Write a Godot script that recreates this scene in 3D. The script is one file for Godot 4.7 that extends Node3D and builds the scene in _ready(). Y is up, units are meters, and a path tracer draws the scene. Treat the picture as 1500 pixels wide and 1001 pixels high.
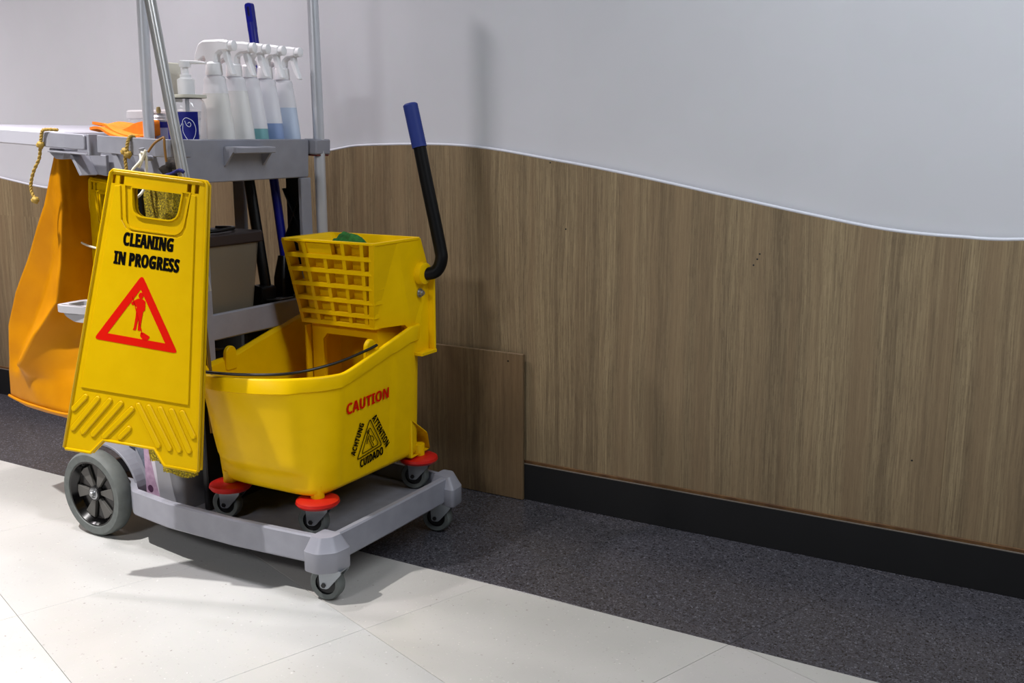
extends Node3D

# ---------------------------------------------------------------- shape builder
class Shape:
	var st := SurfaceTool.new()
	var group := 0

	func _init():
		st.begin(Mesh.PRIMITIVE_TRIANGLES)

	# closed piece: triangles with their smoothing group; turned so that it faces outwards
	func emit(t: PackedVector3Array, g: PackedInt32Array, xf := Transform3D.IDENTITY):
		var c := Vector3.ZERO
		for p in t:
			c += p
		c /= max(1, t.size())
		var vol := 0.0
		for i in range(0, t.size(), 3):
			vol += (t[i] - c).dot((t[i + 1] - c).cross(t[i + 2] - c))
		var flip := vol > 0.0
		var top := 0
		for i in range(0, t.size(), 3):
			var gi := g[i / 3]
			top = max(top, gi)
			st.set_smooth_group(-1 if gi < 0 else group + gi)
			st.add_vertex(xf * t[i])
			st.add_vertex(xf * t[i + 2 if flip else i + 1])
			st.add_vertex(xf * t[i + 1 if flip else i + 2])
		group += top + 1

	static func quad(t: PackedVector3Array, g: PackedInt32Array, a, b, c, d, gi := -1):
		t.append_array(PackedVector3Array([a, b, c, a, c, d]))
		g.append(gi)
		g.append(gi)

	# box with chamfered edges
	func box(c: Vector3, s: Vector3, b := 0.002, xf := Transform3D.IDENTITY):
		var h := s / 2
		b = min(b, min(h.x, min(h.y, h.z)) * 0.9)
		prism_rings([[rect(h.x - b, h.y - b), -h.z], [rect(h.x, h.y), -h.z + b], [rect(h.x, h.y), h.z - b], [rect(h.x - b, h.y - b), h.z]], xf * Transform3D(Basis.IDENTITY, c), b)

	static func rect(x: float, y: float) -> PackedVector2Array:
		return PackedVector2Array([Vector2(-x, -y), Vector2(x, -y), Vector2(x, y), Vector2(-x, y)])

	static func chamfered(poly: PackedVector2Array, b: float) -> PackedVector2Array:
		var out := PackedVector2Array()
		var n := poly.size()
		for i in n:
			var p := poly[i]
			var a := (poly[(i + n - 1) % n] - p)
			var d := (poly[(i + 1) % n] - p)
			out.append(p + a.normalized() * min(b, a.length() * 0.45))
			out.append(p + d.normalized() * min(b, d.length() * 0.45))
		return out

	func prism_rings(rings: Array, xf := Transform3D.IDENTITY, corner := 0.0):
		var pts := []
		for r in rings:
			var p: PackedVector2Array = chamfered(r[0], corner) if corner > 0.0 else r[0]
			var q := PackedVector3Array()
			for v in p:
				q.append(Vector3(v.x, v.y, r[1]))
			pts.append(q)
		loft(pts, xf, true, true, -1)

	# rings of equal length joined one after another; gi -1 flat, 0 smooth, "bands" a list of groups
	func loft(rings: Array, xf := Transform3D.IDENTITY, cap0 := true, cap1 := true, gi := 0, bands := []):
		var t := PackedVector3Array()
		var g := PackedInt32Array()
		var n: int = rings[0].size()
		for k in rings.size() - 1:
			var a: PackedVector3Array = rings[k]
			var b: PackedVector3Array = rings[k + 1]
			var q: int = gi if bands.is_empty() else bands[k]
			for i in n:
				var j := (i + 1) % n
				quad(t, g, a[i], a[j], b[j], b[i], q)
		if cap0:
			cap(t, g, rings[0], true)
		if cap1:
			cap(t, g, rings[rings.size() - 1], false)
		emit(t, g, xf)

	static func cap(t: PackedVector3Array, g: PackedInt32Array, ring: PackedVector3Array, back: bool):
		var nrm := Vector3.ZERO
		for i in ring.size():
			nrm += (ring[i] - ring[0]).cross(ring[(i + 1) % ring.size()] - ring[0])
		nrm = nrm.normalized()
		var u := nrm.cross(Vector3.UP if abs(nrm.y) < 0.9 else Vector3.RIGHT).normalized()
		var w := nrm.cross(u)
		var flat := PackedVector2Array()
		for p in ring:
			flat.append(Vector2(p.dot(u), p.dot(w)))
		var idx := Geometry2D.triangulate_polygon(flat)
		for i in range(0, idx.size(), 3):
			var a := ring[idx[i]]
			var b := ring[idx[i + 1]]
			var c := ring[idx[i + 2]]
			var same := (b - a).cross(c - a).dot(nrm) > 0.0
			if same == back:
				t.append_array(PackedVector3Array([a, c, b]))
			else:
				t.append_array(PackedVector3Array([a, b, c]))
			g.append(-1)

	static func inset(poly: PackedVector2Array, d: float) -> PackedVector2Array:
		var n := poly.size()
		var area := 0.0
		for i in n:
			area += poly[i].cross(poly[(i + 1) % n])
		var s := 1.0 if area > 0.0 else -1.0
		var out := PackedVector2Array()
		for i in n:
			var e1 := (poly[i] - poly[(i + n - 1) % n]).normalized()
			var e2 := (poly[(i + 1) % n] - poly[i]).normalized()
			var n1 := Vector2(-e1.y, e1.x) * s
			var n2 := Vector2(-e2.y, e2.x) * s
			var m := n1 + n2
			out.append(poly[i] + m * d / max(0.35, m.dot(n1)))
		return out

	# polygon in x, y pulled out from z0 to z1 with chamfers at both ends
	func prism(poly: PackedVector2Array, z0: float, z1: float, b := 0.0, xf := Transform3D.IDENTITY):
		if b > 0.0:
			var small := inset(poly, b)
			prism_rings([[small, z0], [poly, z0 + b], [poly, z1 - b], [small, z1]], xf)
		else:
			prism_rings([[poly, z0], [poly, z1]], xf)

	# polygon with holes: cut into strips through the holes
	func holed(poly: PackedVector2Array, holes: Array, z0: float, z1: float, xf := Transform3D.IDENTITY):
		var xs := [-100.0, 100.0]
		for h in holes:
			var lo := 1e9
			var hi := -1e9
			for p in h:
				lo = min(lo, p.x)
				hi = max(hi, p.x)
			xs.append((lo + hi) / 2)
		xs.sort()
		for k in xs.size() - 1:
			if xs[k + 1] - xs[k] < 1e-5:
				continue
			var strip := PackedVector2Array([Vector2(xs[k], -100), Vector2(xs[k + 1], -100), Vector2(xs[k + 1], 100), Vector2(xs[k], 100)])
			var parts: Array = Geometry2D.intersect_polygons(poly, strip)
			for h in holes:
				var nxt := []
				for p in parts:
					nxt.append_array(Geometry2D.clip_polygons(p, h))
				parts = nxt
			for p in parts:
				prism(p, z0, z1, 0.0, xf)

	func tube(path: Array, r, seg := 10, caps := true, xf := Transform3D.IDENTITY):
		var rings := []
		var up := Vector3.UP
		for i in path.size():
			var d: Vector3 = (path[min(i + 1, path.size() - 1)] - path[max(i - 1, 0)]).normalized()
			if i == 0 and abs(d.dot(up)) > 0.95:
				up = Vector3.RIGHT
			var u := (up - d * up.dot(d)).normalized()
			up = u
			var w := d.cross(u)
			var rad: float = r if typeof(r) != TYPE_ARRAY else r[i]
			var q := PackedVector3Array()
			for k in seg:
				var a := TAU * k / seg
				q.append(path[i] + (u * cos(a) + w * sin(a)) * rad)
			rings.append(q)
		loft(rings, xf, caps, caps, 0)

	# profile of (radius, height) turned round the y axis, sharp where it bends
	func lathe(prof: Array, seg := 24, xf := Transform3D.IDENTITY, sx := 1.0, sz := 1.0):
		var rings := []
		var bands := []
		var gi := 0
		for k in prof.size():
			var q := PackedVector3Array()
			var rr: float = max(prof[k].x, 0.00005)
			for i in seg:
				var a := TAU * i / seg
				q.append(Vector3(cos(a) * rr * sx, prof[k].y, sin(a) * rr * sz))
			rings.append(q)
			if k > 0:
				if k > 1 and (prof[k] - prof[k - 1]).normalized().dot((prof[k - 1] - prof[k - 2]).normalized()) < 0.75:
					gi += 1
				bands.append(gi)
		loft(rings, xf, prof[0].x > 0.0001, prof[prof.size() - 1].x > 0.0001, 0, bands)

	# lump of cloth: a ball pushed in and out by noise
	func blob(c: Vector3, r: Vector3, amp: float, freq: float, sd: int, seg := 28, xf := Transform3D.IDENTITY, flat := -10.0):
		var nz := FastNoiseLite.new()
		nz.seed = sd
		nz.frequency = freq
		nz.fractal_octaves = 3
		var rings := []
		var m := seg / 2
		for k in range(0, m + 1):
			var q := PackedVector3Array()
			var lat: float = -PI / 2 + PI * clamp(float(k) / m, 0.004, 0.996)
			for i in seg:
				var a := TAU * i / seg
				var d := Vector3(cos(a) * cos(lat), sin(lat), sin(a) * cos(lat))
				var s := 1.0 + amp * nz.get_noise_3dv(d * 1.0)
				var p := d * r * s
				p.y = max(p.y, flat)
				q.append(c + p)
			rings.append(q)
		loft(rings, xf, true, true, 0)

	func done() -> ArrayMesh:
		st.generate_normals()
		st.index()
		return st.commit()

# ---------------------------------------------------------------- objects and names
var used := {}

func numbered(called: String) -> String:
	if not used.has(called):
		used[called] = 0
		return called
	used[called] += 1
	return "%s_%03d" % [called, used[called]]

func tag(o: Node3D, label: String, category: String, group := "", kind := ""):
	if label != "":
		o.set_meta("label", label)
	if category != "":
		o.set_meta("category", category)
	if group != "":
		o.set_meta("group", group)
	if kind != "":
		o.set_meta("kind", kind)

func thing(called: String, at: Vector3, label: String, category: String, group := "") -> Node3D:
	var o := Node3D.new()
	o.name = numbered(called)
	o.position = at
	add_child(o)
	tag(o, label, category, group)
	return o

func structure(called: String) -> Node3D:
	var o := Node3D.new()
	o.name = called
	add_child(o)
	o.set_meta("kind", "structure")
	return o

# shapes in a part are in world metres unless local is true
func part(root: Node3D, called: String, s: Shape, m: Material, local := false, label := "") -> MeshInstance3D:
	return mesh_part(root, called, s.done(), m, local, label)

func mesh_part(root: Node3D, called: String, mesh: Mesh, m: Material, local := false, label := "") -> MeshInstance3D:
	var o := MeshInstance3D.new()
	o.name = called
	o.mesh = mesh
	o.material_override = m
	root.add_child(o, true)
	if not local and root.get_parent() == self:
		o.position = -root.position
	if label != "":
		o.set_meta("label", label)
	return o

func copy(src: Node3D, called: String, at: Vector3, label: String) -> Node3D:
	var c: Node3D = src.duplicate()
	c.name = numbered(called)
	add_child(c)
	c.position = at
	c.set_meta("label", label)
	return c

func pt(a: Array) -> PackedVector2Array:
	var out := PackedVector2Array()
	for i in range(0, a.size(), 2):
		out.append(Vector2(a[i], a[i + 1]))
	return out

func rounded(x0: float, y0: float, x1: float, y1: float, r: float, n := 4) -> PackedVector2Array:
	var out := PackedVector2Array()
	for k in 4:
		var cx: float = [x1 - r, x0 + r, x0 + r, x1 - r][k]
		var cy: float = [y1 - r, y1 - r, y0 + r, y0 + r][k]
		for i in n + 1:
			var a: float = PI / 2 * (k + float(i) / n)
			out.append(Vector2(cx + cos(a) * r, cy + sin(a) * r))
	return out

func soften(poly: PackedVector2Array, r: float, n := 3) -> PackedVector2Array:
	var out := PackedVector2Array()
	var m := poly.size()
	for i in m:
		var p := poly[i]
		var a := poly[(i + m - 1) % m] - p
		var d := poly[(i + 1) % m] - p
		var p0: Vector2 = p + a.normalized() * min(r, a.length() * 0.48)
		var p1: Vector2 = p + d.normalized() * min(r, d.length() * 0.48)
		for k in n + 1:
			var t := float(k) / n
			out.append(p0.lerp(p, t).lerp(p.lerp(p1, t), t))
	return out

func spline(p: Array, n := 6) -> Array:
	var out := []
	for i in p.size() - 1:
		for k in n:
			out.append(p[i].cubic_interpolate(p[i + 1], p[max(i - 1, 0)], p[min(i + 2, p.size() - 1)], float(k) / n))
	out.append(p[p.size() - 1])
	return out

# plan ring (x, z) at height y
func plan(poly: PackedVector2Array, y: float) -> PackedVector3Array:
	var q := PackedVector3Array()
	for v in poly:
		q.append(Vector3(v.x, y, v.y))
	return q

# extrude directions: polygons drawn in (x, z) pulled up along y, or in (z, y) pulled along x
const UP_FROM_PLAN := Transform3D(Vector3(1, 0, 0), Vector3(0, 0, 1), Vector3(0, 1, 0), Vector3.ZERO)
const ACROSS_X := Transform3D(Vector3(0, 0, 1), Vector3(0, 1, 0), Vector3(1, 0, 0), Vector3.ZERO)

# ---------------------------------------------------------------- materials
func plain(c: Color, rough := 0.45, metal := 0.0) -> StandardMaterial3D:
	var m := StandardMaterial3D.new()
	m.albedo_color = c
	m.roughness = rough
	m.metallic = metal
	return m

func clear(c: Color, alpha: float, rough := 0.25) -> StandardMaterial3D:
	var m := plain(Color(c.r, c.g, c.b, alpha), rough)
	m.transparency = BaseMaterial3D.TRANSPARENCY_ALPHA
	m.cull_mode = BaseMaterial3D.CULL_DISABLED
	return m

func noise(sd: int, freq: float, oct := 4) -> FastNoiseLite:
	var n := FastNoiseLite.new()
	n.seed = sd
	n.frequency = freq
	n.fractal_octaves = oct
	return n

# grain mottled between two tones
func mottled_texture(lo: Color, hi: Color, sd: int, freq := 0.02, size := 256) -> ImageTexture:
	var src := noise(sd, freq).get_seamless_image(size, size)
	var img := Image.create(size, size, true, Image.FORMAT_RGB8)
	for y in size:
		for x in size:
			img.set_pixel(x, y, lo.lerp(hi, src.get_pixel(x, y).r))
	img.generate_mipmaps()
	return ImageTexture.create_from_image(img)

func mottled(lo: Color, hi: Color, sd: int, rough: float, scale := 3.0, freq := 0.02) -> StandardMaterial3D:
	var m := plain(Color.WHITE, rough)
	m.albedo_texture = mottled_texture(lo, hi, sd, freq)
	m.uv1_triplanar = true
	m.uv1_world_triplanar = false
	m.uv1_scale = Vector3.ONE * scale
	return m

func terrazzo_texture(base: Color, specks: Array, count: int, sd: int, mott: float, least: int, size := 1024) -> ImageTexture:
	var rng := RandomNumberGenerator.new()
	rng.seed = sd
	var img := Image.create(size, size, true, Image.FORMAT_RGB8)
	var low := noise(sd + 5, 0.006, 4).get_seamless_image(size / 4, size / 4)
	for y in size / 4:
		for x in size / 4:
			var v := (low.get_pixel(x, y).r - 0.5) * mott
			img.fill_rect(Rect2i(x * 4, y * 4, 4, 4), Color(base.r * (1 + v), base.g * (1 + v), base.b * (1 + v)))
	for i in count:
		var c: Color = specks[rng.randi() % specks.size()]
		var x := rng.randi() % size
		var y := rng.randi() % size
		var w := least + int(pow(rng.randf(), 3.0) * 5)
		var h := least + int(pow(rng.randf(), 3.0) * 5)
		var under := img.get_pixel(x, y)
		img.fill_rect(Rect2i(x, y, w, h), under.lerp(c, rng.randf_range(0.25, 1.0)))
	img.generate_mipmaps()
	return ImageTexture.create_from_image(img)

func wood_texture(sd: int, size := 1024) -> ImageTexture:
	var img := Image.create(size, size, true, Image.FORMAT_RGB8)
	var a := noise(sd, 0.012, 3)
	var b := noise(sd + 1, 0.09, 3)
	var c := noise(sd + 2, 0.35, 2)
	var wob := noise(sd + 3, 0.0035, 2)
	var tint := noise(sd + 4, 0.02, 2)
	var dark := Color(0.43, 0.365, 0.27)
	var light := Color(0.645, 0.57, 0.43)
	var red := Color(0.53, 0.445, 0.33)
	for y in size:
		for x in size:
			var xx := x + wob.get_noise_2d(x * 0.6, y * 0.7) * 6.0
			var v := 0.5 + 0.40 * a.get_noise_2d(xx, y * 0.012) + 0.36 * b.get_noise_2d(xx, y * 0.012) + 0.42 * c.get_noise_2d(xx, y * 0.03)
			var pore := c.get_noise_2d(xx * 1.7 + 300.0, y * 0.09)
			if pore < -0.28:
				v -= 0.22
			var col := dark.lerp(light, clamp(v, 0.0, 1.0))
			col = col.lerp(red, clamp(0.25 + 0.7 * tint.get_noise_2d(xx, y * 0.02), 0.0, 0.6))
			img.set_pixel(x, y, col)
	img.generate_mipmaps()
	return ImageTexture.create_from_image(img)

var M := {}

func make_materials():
	M.spoke = plain(Color(0.34, 0.335, 0.32), 0.55)
	M.gloss_black = plain(Color(0.02, 0.02, 0.022), 0.18)
	M.pale = plain(Color(0.70, 0.70, 0.735), 0.42)
	M.grey = mottled(Color(0.53, 0.535, 0.57), Color(0.575, 0.58, 0.615), 3, 0.42)
	M.yellow = mottled(Color(0.90, 0.725, 0.0), Color(0.93, 0.755, 0.01), 7, 0.36)
	M.sign_yellow = mottled(Color(0.79, 0.635, 0.0), Color(0.81, 0.655, 0.01), 9, 0.30)
	M.bag = mottled(Color(0.71, 0.45, 0.004), Color(0.77, 0.51, 0.012), 11, 0.5, 2.0)
	M.deck = mottled(Color(0.47, 0.47, 0.49), Color(0.53, 0.53, 0.55), 13, 0.55, 4.0)
	M.tyre = mottled(Color(0.34, 0.36, 0.35), Color(0.40, 0.42, 0.41), 15, 0.65, 8.0)
	M.black = plain(Color(0.025, 0.026, 0.032), 0.35)
	M.lever = plain(Color(0.018, 0.018, 0.02), 0.5)
	M.lever.metallic_specular = 0.3
	M.black_spoke = plain(Color(0.055, 0.055, 0.06), 0.4)
	M.steel = plain(Color(0.66, 0.67, 0.68), 0.32, 0.9)
	M.zinc = plain(Color(0.62, 0.64, 0.66), 0.42, 0.75)
	M.pole = plain(Color(0.80, 0.81, 0.83), 0.36, 0.45)
	M.red = plain(Color(0.74, 0.085, 0.045), 0.38)
	M.print_red = plain(Color(0.80, 0.075, 0.02), 0.7)
	M.print_red.metallic_specular = 0.15
	M.print_black = plain(Color(0.03, 0.026, 0.02), 0.85)
	M.print_black.metallic_specular = 0.15
	M.blue = plain(Color(0.02, 0.06, 0.50), 0.4)
	M.grip_blue = plain(Color(0.025, 0.15, 0.46), 0.6)
	M.navy = plain(Color(0.03, 0.04, 0.20), 0.45)
	M.white_plastic = plain(Color(0.965, 0.965, 0.97), 0.3)
	M.cream = plain(Color(0.84, 0.83, 0.77), 0.45)
	M.milky = clear(Color(0.98, 0.985, 0.99), 0.85, 0.35)
	M.milky.backlight_enabled = true
	M.milky.backlight = Color(0.8, 0.8, 0.82)
	M.clear_plastic = clear(Color(0.90, 0.91, 0.92), 0.22, 0.1)
	M.rope = mottled(Color(0.42, 0.33, 0.10), Color(0.80, 0.66, 0.28), 21, 0.7, 60.0, 0.05)
	M.cord = plain(Color(0.82, 0.81, 0.74), 0.55)
	M.band = plain(Color(0.50, 0.35, 0.13), 0.6)
	M.orange_cloth = mottled(Color(0.92, 0.47, 0.05), Color(0.95, 0.54, 0.10), 23, 0.85, 12.0)
	M.grey_cloth = mottled(Color(0.30, 0.33, 0.38), Color(0.45, 0.48, 0.54), 25, 0.9, 14.0)
	M.green_cloth = mottled(Color(0.04, 0.26, 0.06), Color(0.13, 0.44, 0.14), 27, 0.9, 16.0)
	M.fuzz = mottled(Color(0.10, 0.085, 0.01), Color(0.93, 0.82, 0.06), 29, 0.95, 9.0, 0.09)
	M.lid = plain(Color(0.17, 0.13, 0.125), 0.5)
	M.caddy = clear(Color(0.52, 0.48, 0.41), 0.6, 0.4)
	M.pink = mottled(Color(0.62, 0.50, 0.60), Color(0.74, 0.63, 0.72), 31, 0.5, 9.0)

	for m in [M.yellow, M.sign_yellow, M.bag]:
		m.metallic_specular = 0.25

func font(condense: float) -> Font:
	var f := SystemFont.new()
	f.font_names = PackedStringArray(["Droid Sans"])
	f.font_weight = 700
	var v := FontVariation.new()
	v.base_font = f
	v.variation_embolden = condense
	return v

# flat lettering: text fitted to width and cap height, centred on the origin, drawn in x, y facing z
func lettering(text: String, width: float, height: float, bold: float, thicken := 0.0) -> ArrayMesh:
	var tm := TextMesh.new()
	tm.text = text
	tm.font = font(bold)
	tm.font_size = 64
	tm.pixel_size = 0.01
	tm.depth = 0.02
	tm.curve_step = 1.0
	var arr := tm.get_mesh_arrays()
	var v: PackedVector3Array = arr[Mesh.ARRAY_VERTEX]
	var lo := Vector3(1e9, 1e9, 1e9)
	var hi := -lo
	for p in v:
		lo = lo.min(p)
		hi = hi.max(p)
	var c := (lo + hi) / 2
	var s := Vector3(width / (hi.x - lo.x), height / (hi.y - lo.y), 0.0006 / (hi.z - lo.z))
	s.x *= (width - thicken * 2.0) / width
	for i in v.size():
		v[i] = (v[i] - c) * s
	var m := ArrayMesh.new()
	for shift in ([0.0] if thicken == 0.0 else [-thicken, 0.0, thicken]):
		var w := PackedVector3Array()
		for p in v:
			w.append(p + Vector3(shift, 0, 0.00002 * sign(shift)))
		arr[Mesh.ARRAY_VERTEX] = w
		m.add_surface_from_arrays(Mesh.PRIMITIVE_TRIANGLES, arr)
	return m

# ---------------------------------------------------------------- scene
const CAM := Vector3(0.0, 0.95, 2.242)

func _ready():
	# camera
	var cam := Camera3D.new()
	cam.name = "camera"
	cam.fov = rad_to_deg(2.0 * atan(500.5 / 1485.0))
	cam.position = CAM
	cam.rotation = Vector3(deg_to_rad(-11.45), deg_to_rad(30.0), 0)
	cam.near = 0.05
	cam.current = true
	add_child(cam)
	# sky and exposure
	var we := WorldEnvironment.new()
	var env := Environment.new()
	env.background_mode = Environment.BG_COLOR
	env.background_color = Color(0, 0, 0)
	env.tonemap_mode = Environment.TONE_MAPPER_LINEAR
	env.tonemap_exposure = 1.0
	env.sdfgi_enabled = true
	env.ssao_enabled = true
	env.ssil_enabled = true
	we.environment = env
	add_child(we)
	make_materials()
	# lamps of the corridor
	downlight(Vector3(-2.2, 2.3, 1.52), 0.03, 8.0, Color(1.0, 0.985, 0.98), 44.0, "round ceiling downlight above the cleaning cart", 0.9)
	downlight(Vector3(-2.3, 2.3, 0.8), 0.045, 2.15, Color(1.0, 0.965, 0.985), 74.0, "round ceiling downlight close to the wood clad wall behind the cart")
	panel_light(Vector3(0.6, 2.29, 0.85), Vector2(2.4, 0.3), 3.6, Color(0.94, 0.965, 1.0), "long narrow ceiling light panel running along the wood clad wall")
	downlight(Vector3(-4.1, 2.3, 0.95), 0.05, 4.9, Color(1.0, 0.965, 0.985), 74.0, "round ceiling downlight farther along the corridor past the waste bag")
	panel_light(Vector3(-1.3, 2.29, 3.75), Vector2(0.6, 0.6), 5.0, Color(0.98, 0.98, 1.0), "square ceiling light panel on the far side of the corridor")
	build_room()
	build_cart()
	build_bucket()
	build_wringer()
	build_signs()
	build_bag()
	build_bottles()
	build_tray_things()
	build_poles()
	build_deck_things()
	build_ties()

func downlight(at: Vector3, size: float, energy: float, c: Color, angle: float, label: String, soft := 1.0):
	var t := thing("downlight", at, label, "light", "corridor ceiling lights")
	var s := Shape.new()
	s.lathe([Vector2(0.062, 0.0), Vector2(0.085, 0.0), Vector2(0.085, -0.006), Vector2(0.068, -0.012), Vector2(0.062, -0.004), Vector2(0.062, 0.0)], 32)
	part(t, "ring", s, M.white_plastic, true)
	var d := Shape.new()
	d.lathe([Vector2(0.0, -0.001), Vector2(0.062, -0.001), Vector2(0.062, -0.005), Vector2(0.0, -0.005)], 32)
	var e := plain(Color(0.9, 0.9, 0.9), 0.5)
	e.emission_enabled = true
	e.emission = c
	e.emission_energy_multiplier = 3.0
	part(t, "diffuser", d, e, true)
	var l := SpotLight3D.new()
	l.name = "beam"
	l.light_energy = energy
	l.light_color = c
	l.light_size = size
	l.spot_range = 14
	l.spot_attenuation = 2.0
	l.spot_angle = angle
	l.spot_angle_attenuation = soft
	l.shadow_enabled = true
	l.position = Vector3(0, -0.02, 0)
	l.rotation_degrees = Vector3(-90, 0, 0)
	t.add_child(l)

func panel_light(at: Vector3, size: Vector2, energy: float, c: Color, label: String):
	var t := thing("ceiling_light_panel", at, label, "light", "corridor ceiling lights")
	var s := Shape.new()
	s.box(Vector3(0, 0.0, 0), Vector3(size.x + 0.04, 0.016, size.y + 0.04), 0.003)
	part(t, "frame", s, M.white_plastic, true)
	var d := Shape.new()
	d.box(Vector3(0, -0.009, 0), Vector3(size.x, 0.004, size.y), 0.001)
	var e := plain(Color(0.9, 0.9, 0.9), 0.5)
	e.emission_enabled = true
	e.emission = c
	e.emission_energy_multiplier = 2.0
	part(t, "diffuser", d, e, true)
	var l := AreaLight3D.new()
	l.name = "glow"
	l.area_size = size
	l.light_energy = energy
	l.light_color = c
	l.area_range = 14
	l.area_attenuation = 2.0
	l.shadow_enabled = true
	l.position = Vector3(0, -0.02, 0)
	l.rotation_degrees = Vector3(-90, 0, 0)
	t.add_child(l)

# ---------------------------------------------------------------- the room
const BORDER := 0.494

func build_room():
	var wave := spline([Vector2(-7.0, 0.93), Vector2(-5.6, 0.76), Vector2(-4.3, 0.93), Vector2(-3.39, 0.802), Vector2(-3.112, 0.771), Vector2(-2.85, 0.762), Vector2(-2.5, 0.79), Vector2(-2.15, 0.862), Vector2(-1.88, 0.910), Vector2(-1.746, 0.924), Vector2(-1.443, 0.9236), Vector2(-1.159, 0.887), Vector2(-0.942, 0.852), Vector2(-0.742, 0.815), Vector2(-0.526, 0.776), Vector2(-0.384, 0.754), Vector2(-0.25, 0.746), Vector2(-0.1, 0.749), Vector2(0.3, 0.80), Vector2(0.9, 0.92), Vector2(1.3, 0.93), Vector2(2.6, 0.75), Vector2(5.0, 0.9)], 8)
	var paint := mottled(Color(0.815, 0.82, 0.835), Color(0.835, 0.84, 0.855), 41, 0.75, 0.9, 0.01)
	var white := plain(Color(0.86, 0.87, 0.90), 0.5)
	var back := structure("wall_back")
	var s := Shape.new()
	s.box(Vector3(-1.0, 1.15, -0.12), Vector3(12.2, 2.5, 0.2), 0.0)
	part(back, "plaster", s, paint)
	var tex := wood_texture(51)
	var seams := [-7.0, -6.24, -5.03, -3.835, -2.635, -1.4345, -0.2375, 0.96, 2.16, 3.36, 5.0]
	for k in seams.size() - 1:
		var x0: float = seams[k] + 0.0001
		var x1: float = seams[k + 1] - 0.0001
		var poly := PackedVector2Array([Vector2(x1, 0.09), Vector2(x0, 0.09), Vector2(x0, wave_at(wave, x0))])
		for p in wave:
			if p.x > x0 + 0.01 and p.x < x1 - 0.01:
				poly.append(p)
		poly.append(Vector2(x1, wave_at(wave, x1)))
		var sp := Shape.new()
		sp.prism(poly, -0.025, -0.008, 0.0004)
		var m := plain(Color.WHITE, 0.55)
		m.albedo_texture = tex
		m.uv1_triplanar = true
		m.uv1_world_triplanar = true
		m.uv1_scale = Vector3(0.78, 0.55, 0.78)
		m.uv1_offset = Vector3(0.37 * k, 0.21 * k, 0)
		part(back, "panel", sp, m)
	var bead := Shape.new()
	var line := []
	for p in wave:
		line.append(Vector3(p.x, p.y + 0.0025, -0.011))
	bead.tube(line, 0.0038, 8)
	part(back, "edge_trim", bead, white, false, "white bead along the wavy top edge of the wood")
	# skirting with its pale top lip
	var bb := structure("baseboard_back")
	var dark := mottled(Color(0.04, 0.041, 0.046), Color(0.055, 0.057, 0.064), 43, 0.6, 2.0)
	var bx := [-7.0, -4.6, -2.0, 0.55, 3.0, 5.0]
	for k in bx.size() - 1:
		var sb := Shape.new()
		sb.box(Vector3((bx[k] + bx[k + 1]) / 2, 0.049, -0.007), Vector3(bx[k + 1] - bx[k] - 0.001, 0.098, 0.014), 0.0012)
		part(bb, "board", sb, dark)
	var lip := Shape.new()
	lip.box(Vector3(-1.0, 0.1025, -0.0065), Vector3(12, 0.010, 0.004), 0.0015)
	part(bb, "sealant", lip, mottled(Color(0.27, 0.16, 0.05), Color(0.46, 0.33, 0.17), 45, 0.7, 3.0), false, "brownish strip of old sealant along the skirting")
	var edge := Shape.new()
	edge.box(Vector3(-1.0, 0.0985, -0.0035), Vector3(12, 0.0022, 0.0075), 0.0006)
	part(bb, "top_lip", edge, plain(Color(0.40, 0.37, 0.33), 0.6), false, "pale dusty top lip of the skirting")
	for q in [Vector2(-0.66, 0.678), Vector2(-0.655, 0.69), Vector2(-0.668, 0.664), Vector2(-1.145, 0.724), Vector2(-0.30, 0.262), Vector2(-1.19, 0.886)]:
		var nh := Shape.new()
		nh.lathe([Vector2(0.0, 0.0), Vector2(0.0022, 0.0), Vector2(0.0, 0.0006)], 8, Transform3D(Basis(Vector3.RIGHT, PI / 2), Vector3(q.x, q.y, -0.008)))
		part(back, "nail_hole", nh, M.black)
	# loose board leaning over the skirting
	var lb := thing("wall_board", Vector3(-1.50, 0, 0.006), "plain brown wood board standing against the wall over the black skirting", "board")
	var sl := Shape.new()
	sl.box(Vector3(0, 0.199, 0), Vector3(0.488, 0.396, 0.010), 0.001)
	var wb := plain(Color(0.84, 0.80, 0.76), 0.55)
	wb.albedo_texture = tex
	wb.uv1_triplanar = true
	wb.uv1_world_triplanar = true
	wb.uv1_scale = Vector3(0.7, 0.5, 0.7)
	wb.uv1_offset = Vector3(0.55, 0.1, 0)
	part(lb, "panel", sl, wb, true)
	for p in [Vector2(0.2, 0.375), Vector2(-0.2, 0.375)]:
		var sc := Shape.new()
		sc.lathe([Vector2(0.0, 0.0), Vector2(0.0025, 0.0), Vector2(0.0022, 0.0008), Vector2(0.0, 0.001)], 10, Transform3D(Basis(Vector3.RIGHT, PI / 2), Vector3(p.x, p.y, 0.005)))
		part(lb, "screw", sc, M.black, true)
	# floor tiles laid askew to the wall, cut along the dark border
	var fl := structure("floor")
	var sub := Shape.new()
	sub.box(Vector3(-1.0, -0.112, 2.0), Vector3(12.2, 0.2, 4.4), 0.0)
	part(fl, "screed", sub, plain(Color(0.52, 0.50, 0.47), 0.8))
	var lt := terrazzo_texture(Color(0.735, 0.732, 0.715), [Color(0.66, 0.65, 0.63), Color(0.83, 0.82, 0.81), Color(0.55, 0.53, 0.51), Color(0.80, 0.79, 0.76)], 4200, 61, 0.07, 1)
	var dt := terrazzo_texture(Color(0.275, 0.271, 0.29), [Color(0.09, 0.09, 0.10), Color(0.15, 0.15, 0.165), Color(0.38, 0.38, 0.41), Color(0.45, 0.45, 0.48), Color(0.15, 0.14, 0.15), Color(0.38, 0.37, 0.39)], 62000, 67, 0.14, 2)
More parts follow.
